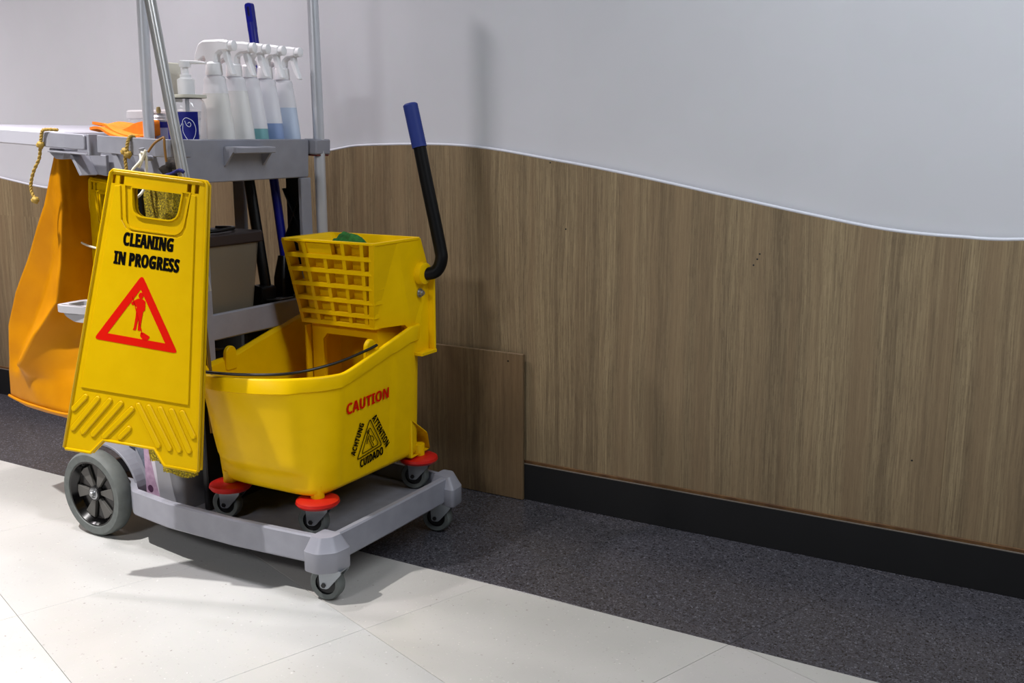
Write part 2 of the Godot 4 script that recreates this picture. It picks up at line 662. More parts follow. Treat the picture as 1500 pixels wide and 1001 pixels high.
	var lmat := []
	var dmat := []
	for k in 4:
		for w in 2:
			var m := plain(Color.WHITE, 0.26 if w == 0 else 0.24)
			m.albedo_texture = lt if w == 0 else dt
			m.albedo_color = [Color(1, 1, 1), Color(0.985, 0.98, 0.97), Color(1.0, 0.99, 0.985), Color(0.975, 0.98, 0.985)][k]
			m.uv1_triplanar = true
			m.uv1_world_triplanar = true
			m.uv1_scale = Vector3.ONE * 1.15
			m.uv1_offset = Vector3(0.31 * k, 0, 0.17 * k)
			(lmat if w == 0 else dmat).append(m)
	var e1 := Vector2(cos(deg_to_rad(19.6)), sin(deg_to_rad(19.6)))
	var e2 := Vector2(-e1.y, e1.x)
	var front := pt([-7, BORDER + 0.0006, 5, BORDER + 0.0006, 5, 4.1, -7, 4.1])
	var behind := pt([-7, -0.02, 5, -0.02, 5, BORDER - 0.0006, -7, BORDER - 0.0006])
	var rng := RandomNumberGenerator.new()
	rng.seed = 5
	for i in range(-14, 14):
		for j in range(-8, 12):
			var u0 := -0.3355 + 0.503 * i
			var v0 := 0.635 + 0.504 * j
			var g := 0.0004
			var sq := PackedVector2Array()
			for c in [[g, g], [0.503 - g, g], [0.503 - g, 0.504 - g], [g, 0.504 - g]]:
				sq.append(e1 * (u0 + c[0]) + e2 * (v0 + c[1]))
			var mid := e1 * (u0 + 0.25) + e2 * (v0 + 0.25)
			if mid.distance_to(Vector2(-1.3, 0.9)) > 3.4:
				continue
			for w in 2:
				for p in Geometry2D.intersect_polygons(sq, front if w == 0 else behind):
					var ts := Shape.new()
					var lift := rng.randf_range(-0.0002, 0.0)
					ts.prism(p, -0.012, lift, 0.0005, UP_FROM_PLAN)
					part(fl, "tile", ts, (lmat if w == 0 else dmat)[rng.randi() % 4])
	# the rest of the corridor
	var cei := structure("ceiling")
	var sc2 := Shape.new()
	sc2.box(Vector3(-1.0, 2.4, 2.0), Vector3(12.2, 0.2, 4.4), 0.0)
	part(cei, "slab", sc2, plain(Color(0.36, 0.36, 0.36), 0.8))
	for w in [["wall_front", Vector3(-1, 1.15, 4.2), Vector3(12.2, 2.5, 0.2)], ["wall_left", Vector3(-7.1, 1.15, 2.0), Vector3(0.2, 2.5, 4.4)], ["wall_right", Vector3(5.1, 1.15, 2.0), Vector3(0.2, 2.5, 4.4)]]:
		var wr := structure(w[0])
		var sw := Shape.new()
		sw.box(w[1], w[2], 0.0)
		part(wr, "plaster", sw, plain(Color(0.30, 0.30, 0.31), 0.8))

func wave_at(w: Array, x: float) -> float:
	for i in w.size() - 1:
		if w[i + 1].x >= x:
			return lerp(w[i].y, w[i + 1].y, (x - w[i].x) / (w[i + 1].x - w[i].x))
	return w[w.size() - 1].y

# ---------------------------------------------------------------- the cart
func wheel_xf(at: Vector3) -> Transform3D:
	# lathe axis y turned to face along z
	return Transform3D(Basis(Vector3.RIGHT, PI / 2), at)

func small_caster(root: Node3D, called: String, at: Vector3, r: float, w: float, top: float, yaw: float, world := true):
	# at: wheel centre; fork goes up to "top"; trail along local x
	var b := Basis(Vector3.UP, yaw)
	var holder := Node3D.new()
	holder.name = called
	root.add_child(holder, true)
	holder.position = at - (root.position if world else Vector3.ZERO)
	holder.basis = b
	var tr := r * 0.55
	var fk := Shape.new()
	for sgn in [-1.0, 1.0]:
		var z: float = sgn * (w / 2 + 0.004)
		fk.prism(soften(pt([-0.009, -0.008, 0.009, -0.008, tr + 0.022, top - 0.006, tr + 0.02, top, -0.012, top]), 0.006), z - 0.0012, z + 0.0012, 0.0004)
	fk.box(Vector3(tr / 2 + 0.004, top - 0.0015, 0), Vector3(tr + 0.036, 0.003, w + 0.010), 0.0008)
	fk.lathe([Vector2(0.0, top), Vector2(0.018, top), Vector2(0.018, top + 0.008), Vector2(0.0, top + 0.008)], 18, Transform3D(Basis.IDENTITY, Vector3(tr * 0.7, 0, 0)))
	part(holder, "fork", fk, M.zinc, true)
	var ty := Shape.new()
	ty.lathe([Vector2(r * 0.64, -w * 0.42), Vector2(r * 0.9, -w * 0.5), Vector2(r * 0.985, -w * 0.36), Vector2(r, 0), Vector2(r * 0.985, w * 0.36), Vector2(r * 0.9, w * 0.5), Vector2(r * 0.64, w * 0.42), Vector2(r * 0.64, -w * 0.42)], 30, wheel_xf(Vector3.ZERO))
	part(holder, "tyre", ty, M.tyre, true)
	var hb := Shape.new()
	hb.lathe([Vector2(0, -w * 0.46), Vector2(r * 0.2, -w * 0.46), Vector2(r * 0.24, -w * 0.2), Vector2(r * 0.62, -w * 0.25), Vector2(r * 0.645, -w * 0.42), Vector2(r * 0.645, w * 0.42), Vector2(r * 0.62, w * 0.25), Vector2(r * 0.24, w * 0.2), Vector2(r * 0.2, w * 0.46), Vector2(0, w * 0.46)], 24, wheel_xf(Vector3.ZERO))
	part(holder, "hub", hb, M.black_spoke, true)
	var ax := Shape.new()
	ax.lathe([Vector2(0, -w / 2 - 0.008), Vector2(0.0052, -w / 2 - 0.008), Vector2(0.0052, w / 2 + 0.008), Vector2(0, w / 2 + 0.008)], 6, wheel_xf(Vector3.ZERO))
	part(holder, "axle_bolt", ax, M.black_spoke, true)

func big_wheel(root: Node3D, at: Vector3, out: float):
	var holder := Node3D.new()
	holder.name = "rear_wheel"
	root.add_child(holder, true)
	holder.position = at - root.position
	if out < 0.0:
		holder.rotation.y = PI
	var R := 0.105
	var w := 0.042
	var ty := Shape.new()
	ty.lathe([Vector2(0.080, -w / 2), Vector2(0.098, -w / 2), Vector2(0.1035, -w / 2 + 0.006), Vector2(R, 0), Vector2(0.1035, w / 2 - 0.006), Vector2(0.098, w / 2), Vector2(0.082, w / 2 - 0.001), Vector2(0.080, w / 2 - 0.004), Vector2(0.080, -w / 2)], 56, wheel_xf(Vector3.ZERO))
	part(holder, "tyre", ty, M.tyre, true)
	var rim := Shape.new()
	rim.lathe([Vector2(0.0, -w / 2), Vector2(0.0805, -w / 2), Vector2(0.0805, w / 2 - 0.003), Vector2(0.077, w / 2 - 0.003), Vector2(0.067, -0.001), Vector2(0.0, -0.001)], 56, wheel_xf(Vector3.ZERO))
	part(holder, "rim", rim, M.gloss_black, true, "glossy black wheel rim")
	for k in 6:
		var a0 := TAU * k / 6.0 + deg_to_rad(51.0)
		var a1 := a0 + deg_to_rad(28.0)
		var sp := Shape.new()
		sp.prism(PackedVector2Array([Vector2(cos(a0), sin(a0)) * 0.017, Vector2(cos(a0), sin(a0)) * 0.0665, Vector2(cos((a0 + a1) / 2), sin((a0 + a1) / 2)) * 0.0675, Vector2(cos(a1), sin(a1)) * 0.0665, Vector2(cos(a1), sin(a1)) * 0.017]), -0.002, 0.006, 0.0008)
		part(holder, "spoke", sp, M.spoke, true)
	var cap := Shape.new()
	cap.lathe([Vector2(0.0, 0.0), Vector2(0.019, 0.0), Vector2(0.018, 0.012), Vector2(0.0, 0.012)], 24, Transform3D(Basis(Vector3.RIGHT, PI / 2), Vector3.ZERO))
	part(holder, "hub", cap, M.black_spoke, true)
	var ax := Shape.new()
	ax.lathe([Vector2(0.0, 0.010), Vector2(0.0145, 0.010), Vector2(0.0145, 0.0135), Vector2(0.011, 0.0145), Vector2(0.009, 0.0135), Vector2(0.0065, 0.0135), Vector2(0.0065, 0.019), Vector2(0.005, 0.021), Vector2(0.0, 0.021)], 24, Transform3D(Basis(Vector3.RIGHT, PI / 2), Vector3.ZERO))
	part(holder, "axle_cap", ax, M.steel, true, "shiny steel axle cap")

func build_cart():
	var cart := thing("janitor_cart", Vector3(-1.70, 0, 0.5), "grey plastic janitor cart on wheels carrying bucket, bottles and bag", "cart")
	# frame of the base: near rail, far rail and front rail
	var outer := soften(pt([-2.13, 0.690, -1.955, 0.692, -1.895, 0.736, -1.76, 0.754, -1.56, 0.755, -1.38, 0.742, -1.306, 0.735, -1.304, 0.50, -1.306, 0.272, -1.38, 0.262, -1.60, 0.25, -1.930, 0.262, -1.945, 0.322, -2.13, 0.322]), 0.008)
	var inner := Shape.inset(outer, 0.014)
	var fr := Shape.new()
	var low := Shape.inset(outer, 0.003)
	fr.loft([plan(inner, 0.080), plan(low, 0.078), plan(outer, 0.082), plan(outer, 0.136), plan(low, 0.1395), plan(inner, 0.1395), plan(inner, 0.080)], Transform3D.IDENTITY, false, false, -1)
	part(cart, "base_frame", fr, M.grey)
	var dk := Shape.new()
	dk.prism(pt([-2.12, 0.680, -1.955, 0.682, -1.890, 0.724, -1.76, 0.744, -1.56, 0.745, -1.38, 0.732, -1.316, 0.725, -1.314, 0.50, -1.316, 0.282, -1.38, 0.272, -1.60, 0.260, -1.920, 0.272, -1.93, 0.332, -2.12, 0.332]), 0.084, 0.100, 0.0, UP_FROM_PLAN)
	part(cart, "deck", dk, M.deck)
	for far in [false, true]:
		var z0: float = 0.0 if not far else 1.0
		var c := pt([-1.352, 0.763, -1.312, 0.765, -1.284, 0.738, -1.280, 0.692, -1.352, 0.692])
		if far:
			for i in c.size():
				c[i].y = 1.000 - c[i].y
			c.reverse()
		c = soften(c, 0.010)
		var cs := Shape.new()
		var top := Shape.inset(c, 0.020)
		var mid := Vector2.ZERO
		for p in c:
			mid += p / c.size()
		for i in top.size():
			top[i] = c[i].lerp(mid + Vector2(-0.012, -0.012 if not far else 0.012), 0.36)
		cs.loft([plan(Shape.inset(c, 0.002), 0.070), plan(c, 0.073), plan(c, 0.114), plan(Shape.inset(c, 0.002), 0.1165), plan(top, 0.1425)], Transform3D.IDENTITY, true, true, 0, [0, 0, 1, 1])
		part(cart, "corner_bumper", cs, M.grey)
	small_caster(cart, "caster", Vector3(-1.322, 0.0365, 0.722), 0.0365, 0.026, 0.036, PI * 0.06)
	small_caster(cart, "caster", Vector3(-1.335, 0.0365, 0.295), 0.0365, 0.026, 0.036, PI * 0.06)
	big_wheel(cart, Vector3(-2.035, 0.105, 0.722), 1.0)
	big_wheel(cart, Vector3(-2.035, 0.105, 0.285), -1.0)
	# wheel arches: curved sheets over the rear wheels
	for zz in [[0.52, 0.698], [0.31, 0.46]]:
		var ar := Shape.new()
		var poly := PackedVector2Array()
		for k in 17:
			var a := deg_to_rad(118.0 - 113.0 * k / 16.0)
			poly.append(Vector2(-2.035 + cos(a) * 0.1165, 0.105 + sin(a) * 0.1165))
		for k in 17:
			var a := deg_to_rad(5.0 + 113.0 * k / 16.0)
			poly.append(Vector2(-2.035 + cos(a) * 0.110, 0.105 + sin(a) * 0.110))
		ar.prism(poly, zz[0], zz[1], 0.001)
		part(cart, "wheel_arch", ar, M.grey)
	# uprights of the tower
	var un := Shape.new()
	un.box(Vector3(-1.715, 0.62, 0.653), Vector3(0.030, 0.46, 0.036), 0.003)
	part(cart, "upright", un, M.grey)
	var uf := Shape.new()
	uf.box(Vector3(-1.706, 0.475, 0.310), Vector3(0.012, 0.75, 0.036), 0.002)
	part(cart, "upright", uf, M.grey)
	var uw := Shape.new()
	uw.box(Vector3(-1.742, 0.475, 0.300), Vector3(0.062, 0.75, 0.010), 0.002)
	part(cart, "upright_web", uw, M.black_spoke, false, "black ribbed web of the upright")
	var lp := Shape.new()
	lp.box(Vector3(-1.722, 0.25, 0.490), Vector3(0.016, 0.30, 0.362), 0.003)
	lp.box(Vector3(-1.722, 0.40, 0.655), Vector3(0.016, 0.10, 0.030), 0.003)
	part(cart, "lower_panel", lp, M.black_spoke, false, "black lower panel of the tower")
	for y in [0.20, 0.34, 0.48, 0.62, 0.76]:
		var rb := Shape.new()
		for sg in [-1.0, 1.0]:
			rb.box(Vector3.ZERO, Vector3(0.14, 0.003, 0.014), 0.0005, Transform3D(Basis(Vector3(0, 0, 1), sg * 1.1), Vector3(-1.742, y, 0.310)))
		part(cart, "rib", rb, M.black_spoke)
	for z in [0.665, 0.300]:
		var ur := Shape.new()
		ur.box(Vector3(-1.935, 0.475, z), Vector3(0.04, 0.75, 0.012), 0.003)
		part(cart, "upright", ur, M.grey)
	# middle shelf
	var ms := Shape.new()
	ms.box(Vector3(-1.706, 0.527, 0.470), Vector3(0.012, 0.060, 0.345), 0.003)
	ms.box(Vector3(-1.828, 0.503, 0.470), Vector3(0.255, 0.010, 0.345), 0.002)
	ms.box(Vector3(-1.950, 0.527, 0.470), Vector3(0.012, 0.060, 0.345), 0.003)
	ms.box(Vector3(-1.828, 0.527, 0.640), Vector3(0.250, 0.060, 0.010), 0.003)
	ms.box(Vector3(-1.828, 0.527, 0.302), Vector3(0.250, 0.060, 0.010), 0.003)
	part(cart, "middle_shelf", ms, M.grey)
	# bracket with holes sticking out beside the bag
	var br := Shape.new()
	br.holed(soften(pt([-2.055, 0.775, -2.03, 0.785, -1.96, 0.775, -1.90, 0.74, -1.90, 0.672, -2.04, 0.672, -2.06, 0.70]), 0.012), [soften(pt([-2.035, 0.762, -1.985, 0.764, -1.975, 0.715, -2.04, 0.71]), 0.01), soften(pt([-1.972, 0.757, -1.92, 0.735, -1.92, 0.715, -1.965, 0.715]), 0.008)], 0.556, 0.572, UP_FROM_PLAN)
	br.prism(soften(pt([-2.052, 0.572, -1.90, 0.572, -1.90, 0.535, -2.0, 0.535, -2.03, 0.545]), 0.006), 0.766, 0.772, 0.001)
	br.box(Vector3(-1.99, 0.528, 0.735), Vector3(0.025, 0.04, 0.02), 0.003)
	part(cart, "side_bracket", br, plain(Color(0.66, 0.66, 0.68), 0.45), false, "pale grey bracket with open slots")
	# top tray, leaning slightly down to the front
	var T := Vector3(-1.70, 0.943, 0)
	var tilt := Basis(Vector3(0, 0, 1), -0.046)
	var tray := func(called: String, s: Shape, label := ""):
		var o := part(cart, called, s, M.grey, true, label)
		o.position = T - cart.position
		o.basis = tilt
		return o
	var fp := Shape.new()
	fp.prism(soften(pt([0.695, 0.0, 0.295, 0.0, 0.295, -0.092, 0.675, -0.094]), 0.006), -0.012, 0.0, 0.002, ACROSS_X)
	tray.call("tray_front", fp)
	var tb := Shape.new()
	tb.box(Vector3(-0.185, -0.050, 0.676), Vector3(0.36, 0.080, 0.010), 0.002)
	tb.box(Vector3(-0.185, -0.048, 0.298), Vector3(0.36, 0.088, 0.010), 0.002)
	tb.box(Vector3(-0.362, -0.048, 0.487), Vector3(0.010, 0.088, 0.385), 0.002)
	tb.box(Vector3(-0.185, -0.080, 0.487), Vector3(0.36, 0.008, 0.385), 0.002)
	tray.call("tray_body", tb)
	var rl := Shape.new()
	var strip := [Vector2(-0.205, 0.744), Vector2(-0.13, 0.744), Vector2(-0.06, 0.743), Vector2(-0.032, 0.738), Vector2(-0.012, 0.724), Vector2(-0.002, 0.70), Vector2(0.0, 0.675)]
	var rin := PackedVector2Array()
	var rout := PackedVector2Array()
	for i in strip.size():
		var d: Vector2 = (strip[min(i + 1, strip.size() - 1)] - strip[max(i - 1, 0)]).normalized()
		rout.append(strip[i] + Vector2(-d.y, d.x) * 0.003)
		rin.append(strip[i] - Vector2(-d.y, d.x) * 0.004)
	rin.reverse()
	rout.append_array(rin)
	rl.prism(rout, -0.037, 0.0, 0.001, UP_FROM_PLAN)
	rl.box(Vector3(-0.12, -0.004, 0.71), Vector3(0.02, 0.006, 0.06), 0.001)
	rl.prism(pt([-0.165, -0.037, -0.15, -0.037, -0.128, -0.075, -0.14, -0.078]), 0.70, 0.744, 0.001)
	tray.call("tray_rim", rl)
	var lb := Shape.new()
	lb.prism(soften(pt([-0.388, 0.0, -0.243, 0.0, -0.243, -0.034, -0.388, -0.034]), 0.008), 0.738, 0.750, 0.002)
	lb.box(Vector3(-0.232, -0.022, 0.735), Vector3(0.008, 0.046, 0.03), 0.001)
	lb.box(Vector3(-0.305, -0.043, 0.735), Vector3(0.135, 0.004, 0.03), 0.001)
	tray.call("side_block", lb)
	var rr := Shape.new()
	rr.box(Vector3(-0.60, -0.017, 0.740), Vector3(0.43, 0.034, 0.012), 0.003)
	rr.box(Vector3(-0.60, -0.017, 0.30), Vector3(0.43, 0.034, 0.012), 0.003)
	rr.box(Vector3(-0.812, -0.017, 0.52), Vector3(0.012, 0.034, 0.45), 0.003)
	var ro := part(cart, "bag_holder_rail", rr, M.pale, true, "pale grey rail of the bag holder")
	ro.position = T - cart.position
	ro.basis = tilt
	var ld := Shape.new()
	ld.prism(rounded(-0.80, 0.31, -0.372, 0.73, 0.05), -0.010, 0.0, 0.003, UP_FROM_PLAN)
	var lo := part(cart, "bag_lid", ld, M.pale, true, "pale grey lid over the waste bag")
	lo.position = T - cart.position
	lo.basis = tilt
	var gs := Shape.new()
	gs.prism(pt([-0.372, -0.046, -0.24, -0.046, -0.24, -0.092, -0.274, -0.090, -0.305, -0.050, -0.372, -0.050]), 0.69, 0.698, 0.001)
	gs.prism(pt([-0.308, -0.046, -0.298, -0.046, -0.268, -0.090, -0.276, -0.092]), 0.698, 0.742, 0.001)
	gs.prism(soften(pt([-0.385, -0.036, -0.33, -0.036, -0.34, -0.06, -0.365, -0.06, -0.385, -0.048]), 0.004), 0.70, 0.735, 0.001)
	tray.call("gusset", gs)
	# front pull of the tray
	var hd := Shape.new()
	hd.box(Vector3(0.034, -0.022, 0.515), Vector3(0.012, 0.014, 0.125), 0.002)
	hd.box(Vector3(0.018, -0.017, 0.515), Vector3(0.036, 0.004, 0.125), 0.001)
	for z in [0.455, 0.575]:
		hd.prism(pt([0.0, -0.018, 0.036, -0.018, 0.004, -0.058, 0.0, -0.058]), z - 0.003, z + 0.003, 0.0005)
	tray.call("tray_handle", hd)
	# clamp for the pole at the far front corner
	var cl := Shape.new()
	cl.box(Vector3(-0.002, -0.018, 0.262), Vector3(0.042, 0.037, 0.055), 0.003)
	tray.call("pole_clamp", cl)
	var pad := Shape.new()
	pad.box(Vector3(0.0, -0.0385, 0.262), Vector3(0.034, 0.004, 0.045), 0.001)
	var po := part(cart, "clamp_pad", pad, plain(Color(0.36, 0.10, 0.05), 0.6), true, "dark red rubber pad under the clamp")
	po.position = T - cart.position
	po.basis = tilt
	var pg := Shape.new()
	pg.tube([Vector3(-1.741, 0.905, 0.744), Vector3(-1.741, 0.905, 0.764), Vector3(-1.741, 0.926, 0.768)], 0.006, 10)
	part(cart, "hook_peg", pg, M.grey)

# ---------------------------------------------------------------- bucket
func rim_height(z: float) -> float:
	return 0.455 + clamp(0.60 - z, 0.0, 0.24) * 0.26

func bucket_ring(t: float, off: float, n: int) -> PackedVector3Array:
	# t 0 bottom .. 1 rim
	var q := PackedVector3Array()
	var x0: float = lerp(-1.672, -1.704, t)
	var x1: float = lerp(-1.380, -1.360, t)
	var z0: float = lerp(0.288, 0.282, t)
	var z1: float = lerp(0.682, 0.752, t)
	var r: float = lerp(0.045, 0.075, t)
	var poly := soften(PackedVector2Array([Vector2(x1, z0), Vector2(x1, z1 - 0.105 * t - 0.02), Vector2(x1 - 0.055 * t - 0.03, z1 - 0.035 * t), Vector2((x0 + x1) / 2 - 0.03, z1 + 0.004), Vector2(x0 + 0.06 * t + 0.02, z1), Vector2(x0, z1 - 0.07 * t - 0.02), Vector2(x0, z0)]), r, 8)
	# even spacing
	var total := 0.0
	var m := poly.size()
	for i in m:
		total += poly[i].distance_to(poly[(i + 1) % m])
	var at := 0.0
	var k := 0
	var acc := 0.0
	for i in n:
		var want := total * i / n
		while k < m and acc + poly[k].distance_to(poly[(k + 1) % m]) < want:
			acc += poly[k].distance_to(poly[(k + 1) % m])
			k += 1
		var e := poly[k % m].distance_to(poly[(k + 1) % m])
		var p := poly[k % m].lerp(poly[(k + 1) % m], (want - acc) / max(e, 1e-6))
		var nx := poly[(k + 1) % m] - poly[k % m]
		var out := Vector2(nx.y, -nx.x).normalized()
		if out.dot(p - Vector2(-1.53, 0.5)) < 0.0:
			out = -out
		p += out * off
		# label panel of the +x side and the swelling of the near end
		var y: float = lerp(0.195, rim_height(p.y), t)
		if off >= 0.0 and t > 0.0 and t < 0.9:
			if p.x > -1.41 and p.y > 0.415 and p.y < 0.605:
				p -= out * 0.0035 * smoothstep(0.415, 0.42, p.y) * smoothstep(0.605, 0.595, p.y)
			if p.y > 0.66:
				p += out * 0.010 * smoothstep(-1.650, -1.632, p.x) * smoothstep(-1.405, -1.43, p.x) * smoothstep(0.236, 0.252, y - 0.25 * max(0.0, -1.60 - p.x))
		q.append(Vector3(p.x, y, p.y))
	return q

func build_bucket():
	var b := thing("mop_bucket", Vector3(-1.53, 0.10, 0.48), "yellow plastic mop bucket with red bumpers on the cart deck", "bucket")
	var n := 150
	var s := Shape.new()
	var rings := []
	var bands := []
	rings.append(bucket_ring(0.0, -0.012, n))
	bands.append(0)
	for t in [0.0, 0.025, 0.06, 0.12, 0.16, 0.19, 0.23, 0.28, 0.36, 0.45, 0.55, 0.65, 0.75, 0.84, 0.875]:
		rings.append(bucket_ring(t, 0.0 if t > 0.02 else -0.004, n))
		bands.append(0)
	bands[bands.size() - 1] = 1
	rings.append(bucket_ring(0.885, 0.0045, n))
	bands.append(2)
	rings.append(bucket_ring(0.985, 0.006, n))
	bands.append(2)
	rings.append(bucket_ring(1.0, 0.003, n))
	bands.append(2)
	rings.append(bucket_ring(1.0, -0.003, n))
	bands.append(2)
	for t in [0.97, 0.7, 0.4, 0.08, 0.03]:
		rings.append(bucket_ring(t, -0.008, n))
		bands.append(3)
	bands.pop_back()
	s.loft(rings, Transform3D.IDENTITY, true, true, 0, bands)
	part(b, "body", s, M.yellow)
	# foot of the far end
	var ft := Shape.new()
	ft.prism(soften(pt([0.345, 0.290, 0.276, 0.240, 0.266, 0.195, 0.345, 0.190]), 0.004), -1.64, -1.372, 0.003, ACROSS_X)
	part(b, "foot", ft, M.yellow)
	for c in [Vector3(-1.400, 0.134, 0.655), Vector3(-1.640, 0.134, 0.672), Vector3(-1.385, 0.134, 0.300), Vector3(-1.640, 0.134, 0.300)]:
		small_caster(b, "caster", Vector3(c.x - 0.012, 0.134, c.z), 0.034, 0.024, 0.034, PI * 0.08)
		var bp := Shape.new()
		bp.lathe([Vector2(0.0, 0.170), Vector2(0.030, 0.169), Vector2(0.043, 0.171), Vector2(0.0475, 0.177), Vector2(0.046, 0.183), Vector2(0.038, 0.187), Vector2(0.0, 0.188)], 32, Transform3D(Basis.IDENTITY, Vector3(c.x, 0, c.z)))
		part(b, "bumper", bp, M.red, false, "red round bumper disc")
		var po := Shape.new()
		po.lathe([Vector2(0.0, 0.186), Vector2(0.015, 0.186), Vector2(0.0155, 0.215), Vector2(0.0, 0.215)], 16, Transform3D(Basis.IDENTITY, Vector3(c.x, 0, c.z)))
		part(b, "caster_post", po, M.yellow)
	# ears and wire bail
	for e in [Vector3(-1.372, 0, 0.492), Vector3(-1.690, 0, 0.60)]:
		var es := Shape.new()
		var y := rim_height(e.z)
		es.prism(soften(pt([e.z - 0.018, y - 0.03, e.z - 0.016, y + 0.016, e.z - 0.006, y + 0.026, e.z + 0.008, y + 0.025, e.z + 0.017, y + 0.014, e.z + 0.018, y - 0.03]), 0.006), e.x - 0.009, e.x + 0.002, 0.002, ACROSS_X)
		part(b, "handle_ear", es, M.yellow)
	var w := Shape.new()
	var p := spline([Vector3(-1.364, 0.495, 0.480), Vector3(-1.368, 0.488, 0.515), Vector3(-1.385, 0.474, 0.60), Vector3(-1.43, 0.464, 0.685), Vector3(-1.51, 0.462, 0.735), Vector3(-1.59, 0.463, 0.762), Vector3(-1.632, 0.466, 0.765), Vector3(-1.655, 0.478, 0.752), Vector3(-1.650, 0.488, 0.742), Vector3(-1.672, 0.487, 0.725), Vector3(-1.70, 0.485, 0.69), Vector3(-1.705, 0.478, 0.64), Vector3(-1.703, 0.472, 0.600)], 5)
	w.tube(p, 0.0034, 8)
	part(b, "wire_handle", w, M.black, false, "black wire handle")
	# print on the side facing along the cart
	var face := Transform3D(Basis(Vector3(0, 1, 0), PI / 2) , Vector3.ZERO)
	var lean := 0.075
	var side := func(z: float, y: float, turn: float) -> Transform3D:
		var bs := Basis(Vector3(0, 1, 0), PI / 2) * Basis(Vector3(1, 0, 0), lean) * Basis(Vector3(0, 0, 1), turn)
		return Transform3D(bs, Vector3(-1.3815 + (y - 0.195) * 0.0765, y, z))
	var put := func(called: String, mesh: Mesh, m: Material, z: float, y: float, turn: float):
		var o := mesh_part(b, called, mesh, m, true)
		var x: Transform3D = side.call(z, y, turn)
		o.basis = x.basis
		o.position = x.origin - b.position
	put.call("lettering", lettering("CAUTION", 0.150, 0.0255, 0.15), M.print_red, 0.511, 0.3735, deg_to_rad(2.5))
	put.call("lettering", lettering("CUIDADO", 0.084, 0.0195, 0.2), M.print_black, 0.491, 0.2355, deg_to_rad(7))
	put.call("lettering", lettering("ACHTUNG", 0.074, 0.0165, 0.2), M.print_black, 0.5455, 0.292, deg_to_rad(66))
	put.call("lettering", lettering("ATTENTION", 0.102, 0.0165, 0.2), M.print_black, 0.4605, 0.2905, deg_to_rad(-56))
	for tri in [[0.503, 0.331, 0.546, 0.242, 0.453, 0.254, 0.0022], [0.503, 0.312, 0.5295, 0.2515, 0.4655, 0.2595, 0.0017]]:
		var a := Vector2(-tri[0], tri[1])
		var l := Vector2(-tri[2], tri[3])
		var r := Vector2(-tri[4], tri[5])
		var mid := (a + l + r) / 3
		var ol := soften(PackedVector2Array([a - mid, l - mid, r - mid]), 0.008)
		var sh := Shape.new()
		sh.holed(ol, [Shape.inset(ol, tri[6])], -0.0003, 0.0003)
		put.call("warning_triangle", sh.done(), M.print_black, -mid.x, mid.y, 0.0)
	# falling figure in outline
	var fg := Shape.new()
	var pts := [Vector3(-0.008, 0.022, 0), Vector3(-0.002, 0.013, 0), Vector3(0.008, 0.009, 0), Vector3(0.013, 0.001, 0), Vector3(0.010, -0.003, 0)]
	fg.tube(pts, 0.0009, 6)
	fg.tube([Vector3(-0.006, 0.014, 0), Vector3(-0.011, 0.004, 0), Vector3(-0.012, -0.004, 0)], 0.0009, 6)
	fg.tube([Vector3(-0.008, 0.008, 0), Vector3(0.0, -0.004, 0), Vector3(0.007, -0.016, 0), Vector3(0.013, -0.018, 0)], 0.0009, 6)
	fg.tube([Vector3(-0.001, 0.012, 0), Vector3(0.004, -0.002, 0), Vector3(0.012, -0.010, 0), Vector3(0.013, -0.015, 0)], 0.0009, 6)
	var hd := []
	for k in 11:
		hd.append(Vector3(-0.009 + cos(TAU * k / 10.0) * 0.0036, 0.024 + sin(TAU * k / 10.0) * 0.0036, 0))
	fg.tube(hd, 0.0008, 6)
	put.call("falling_figure", fg.done(), M.print_black, 0.499, 0.276, 0.0)

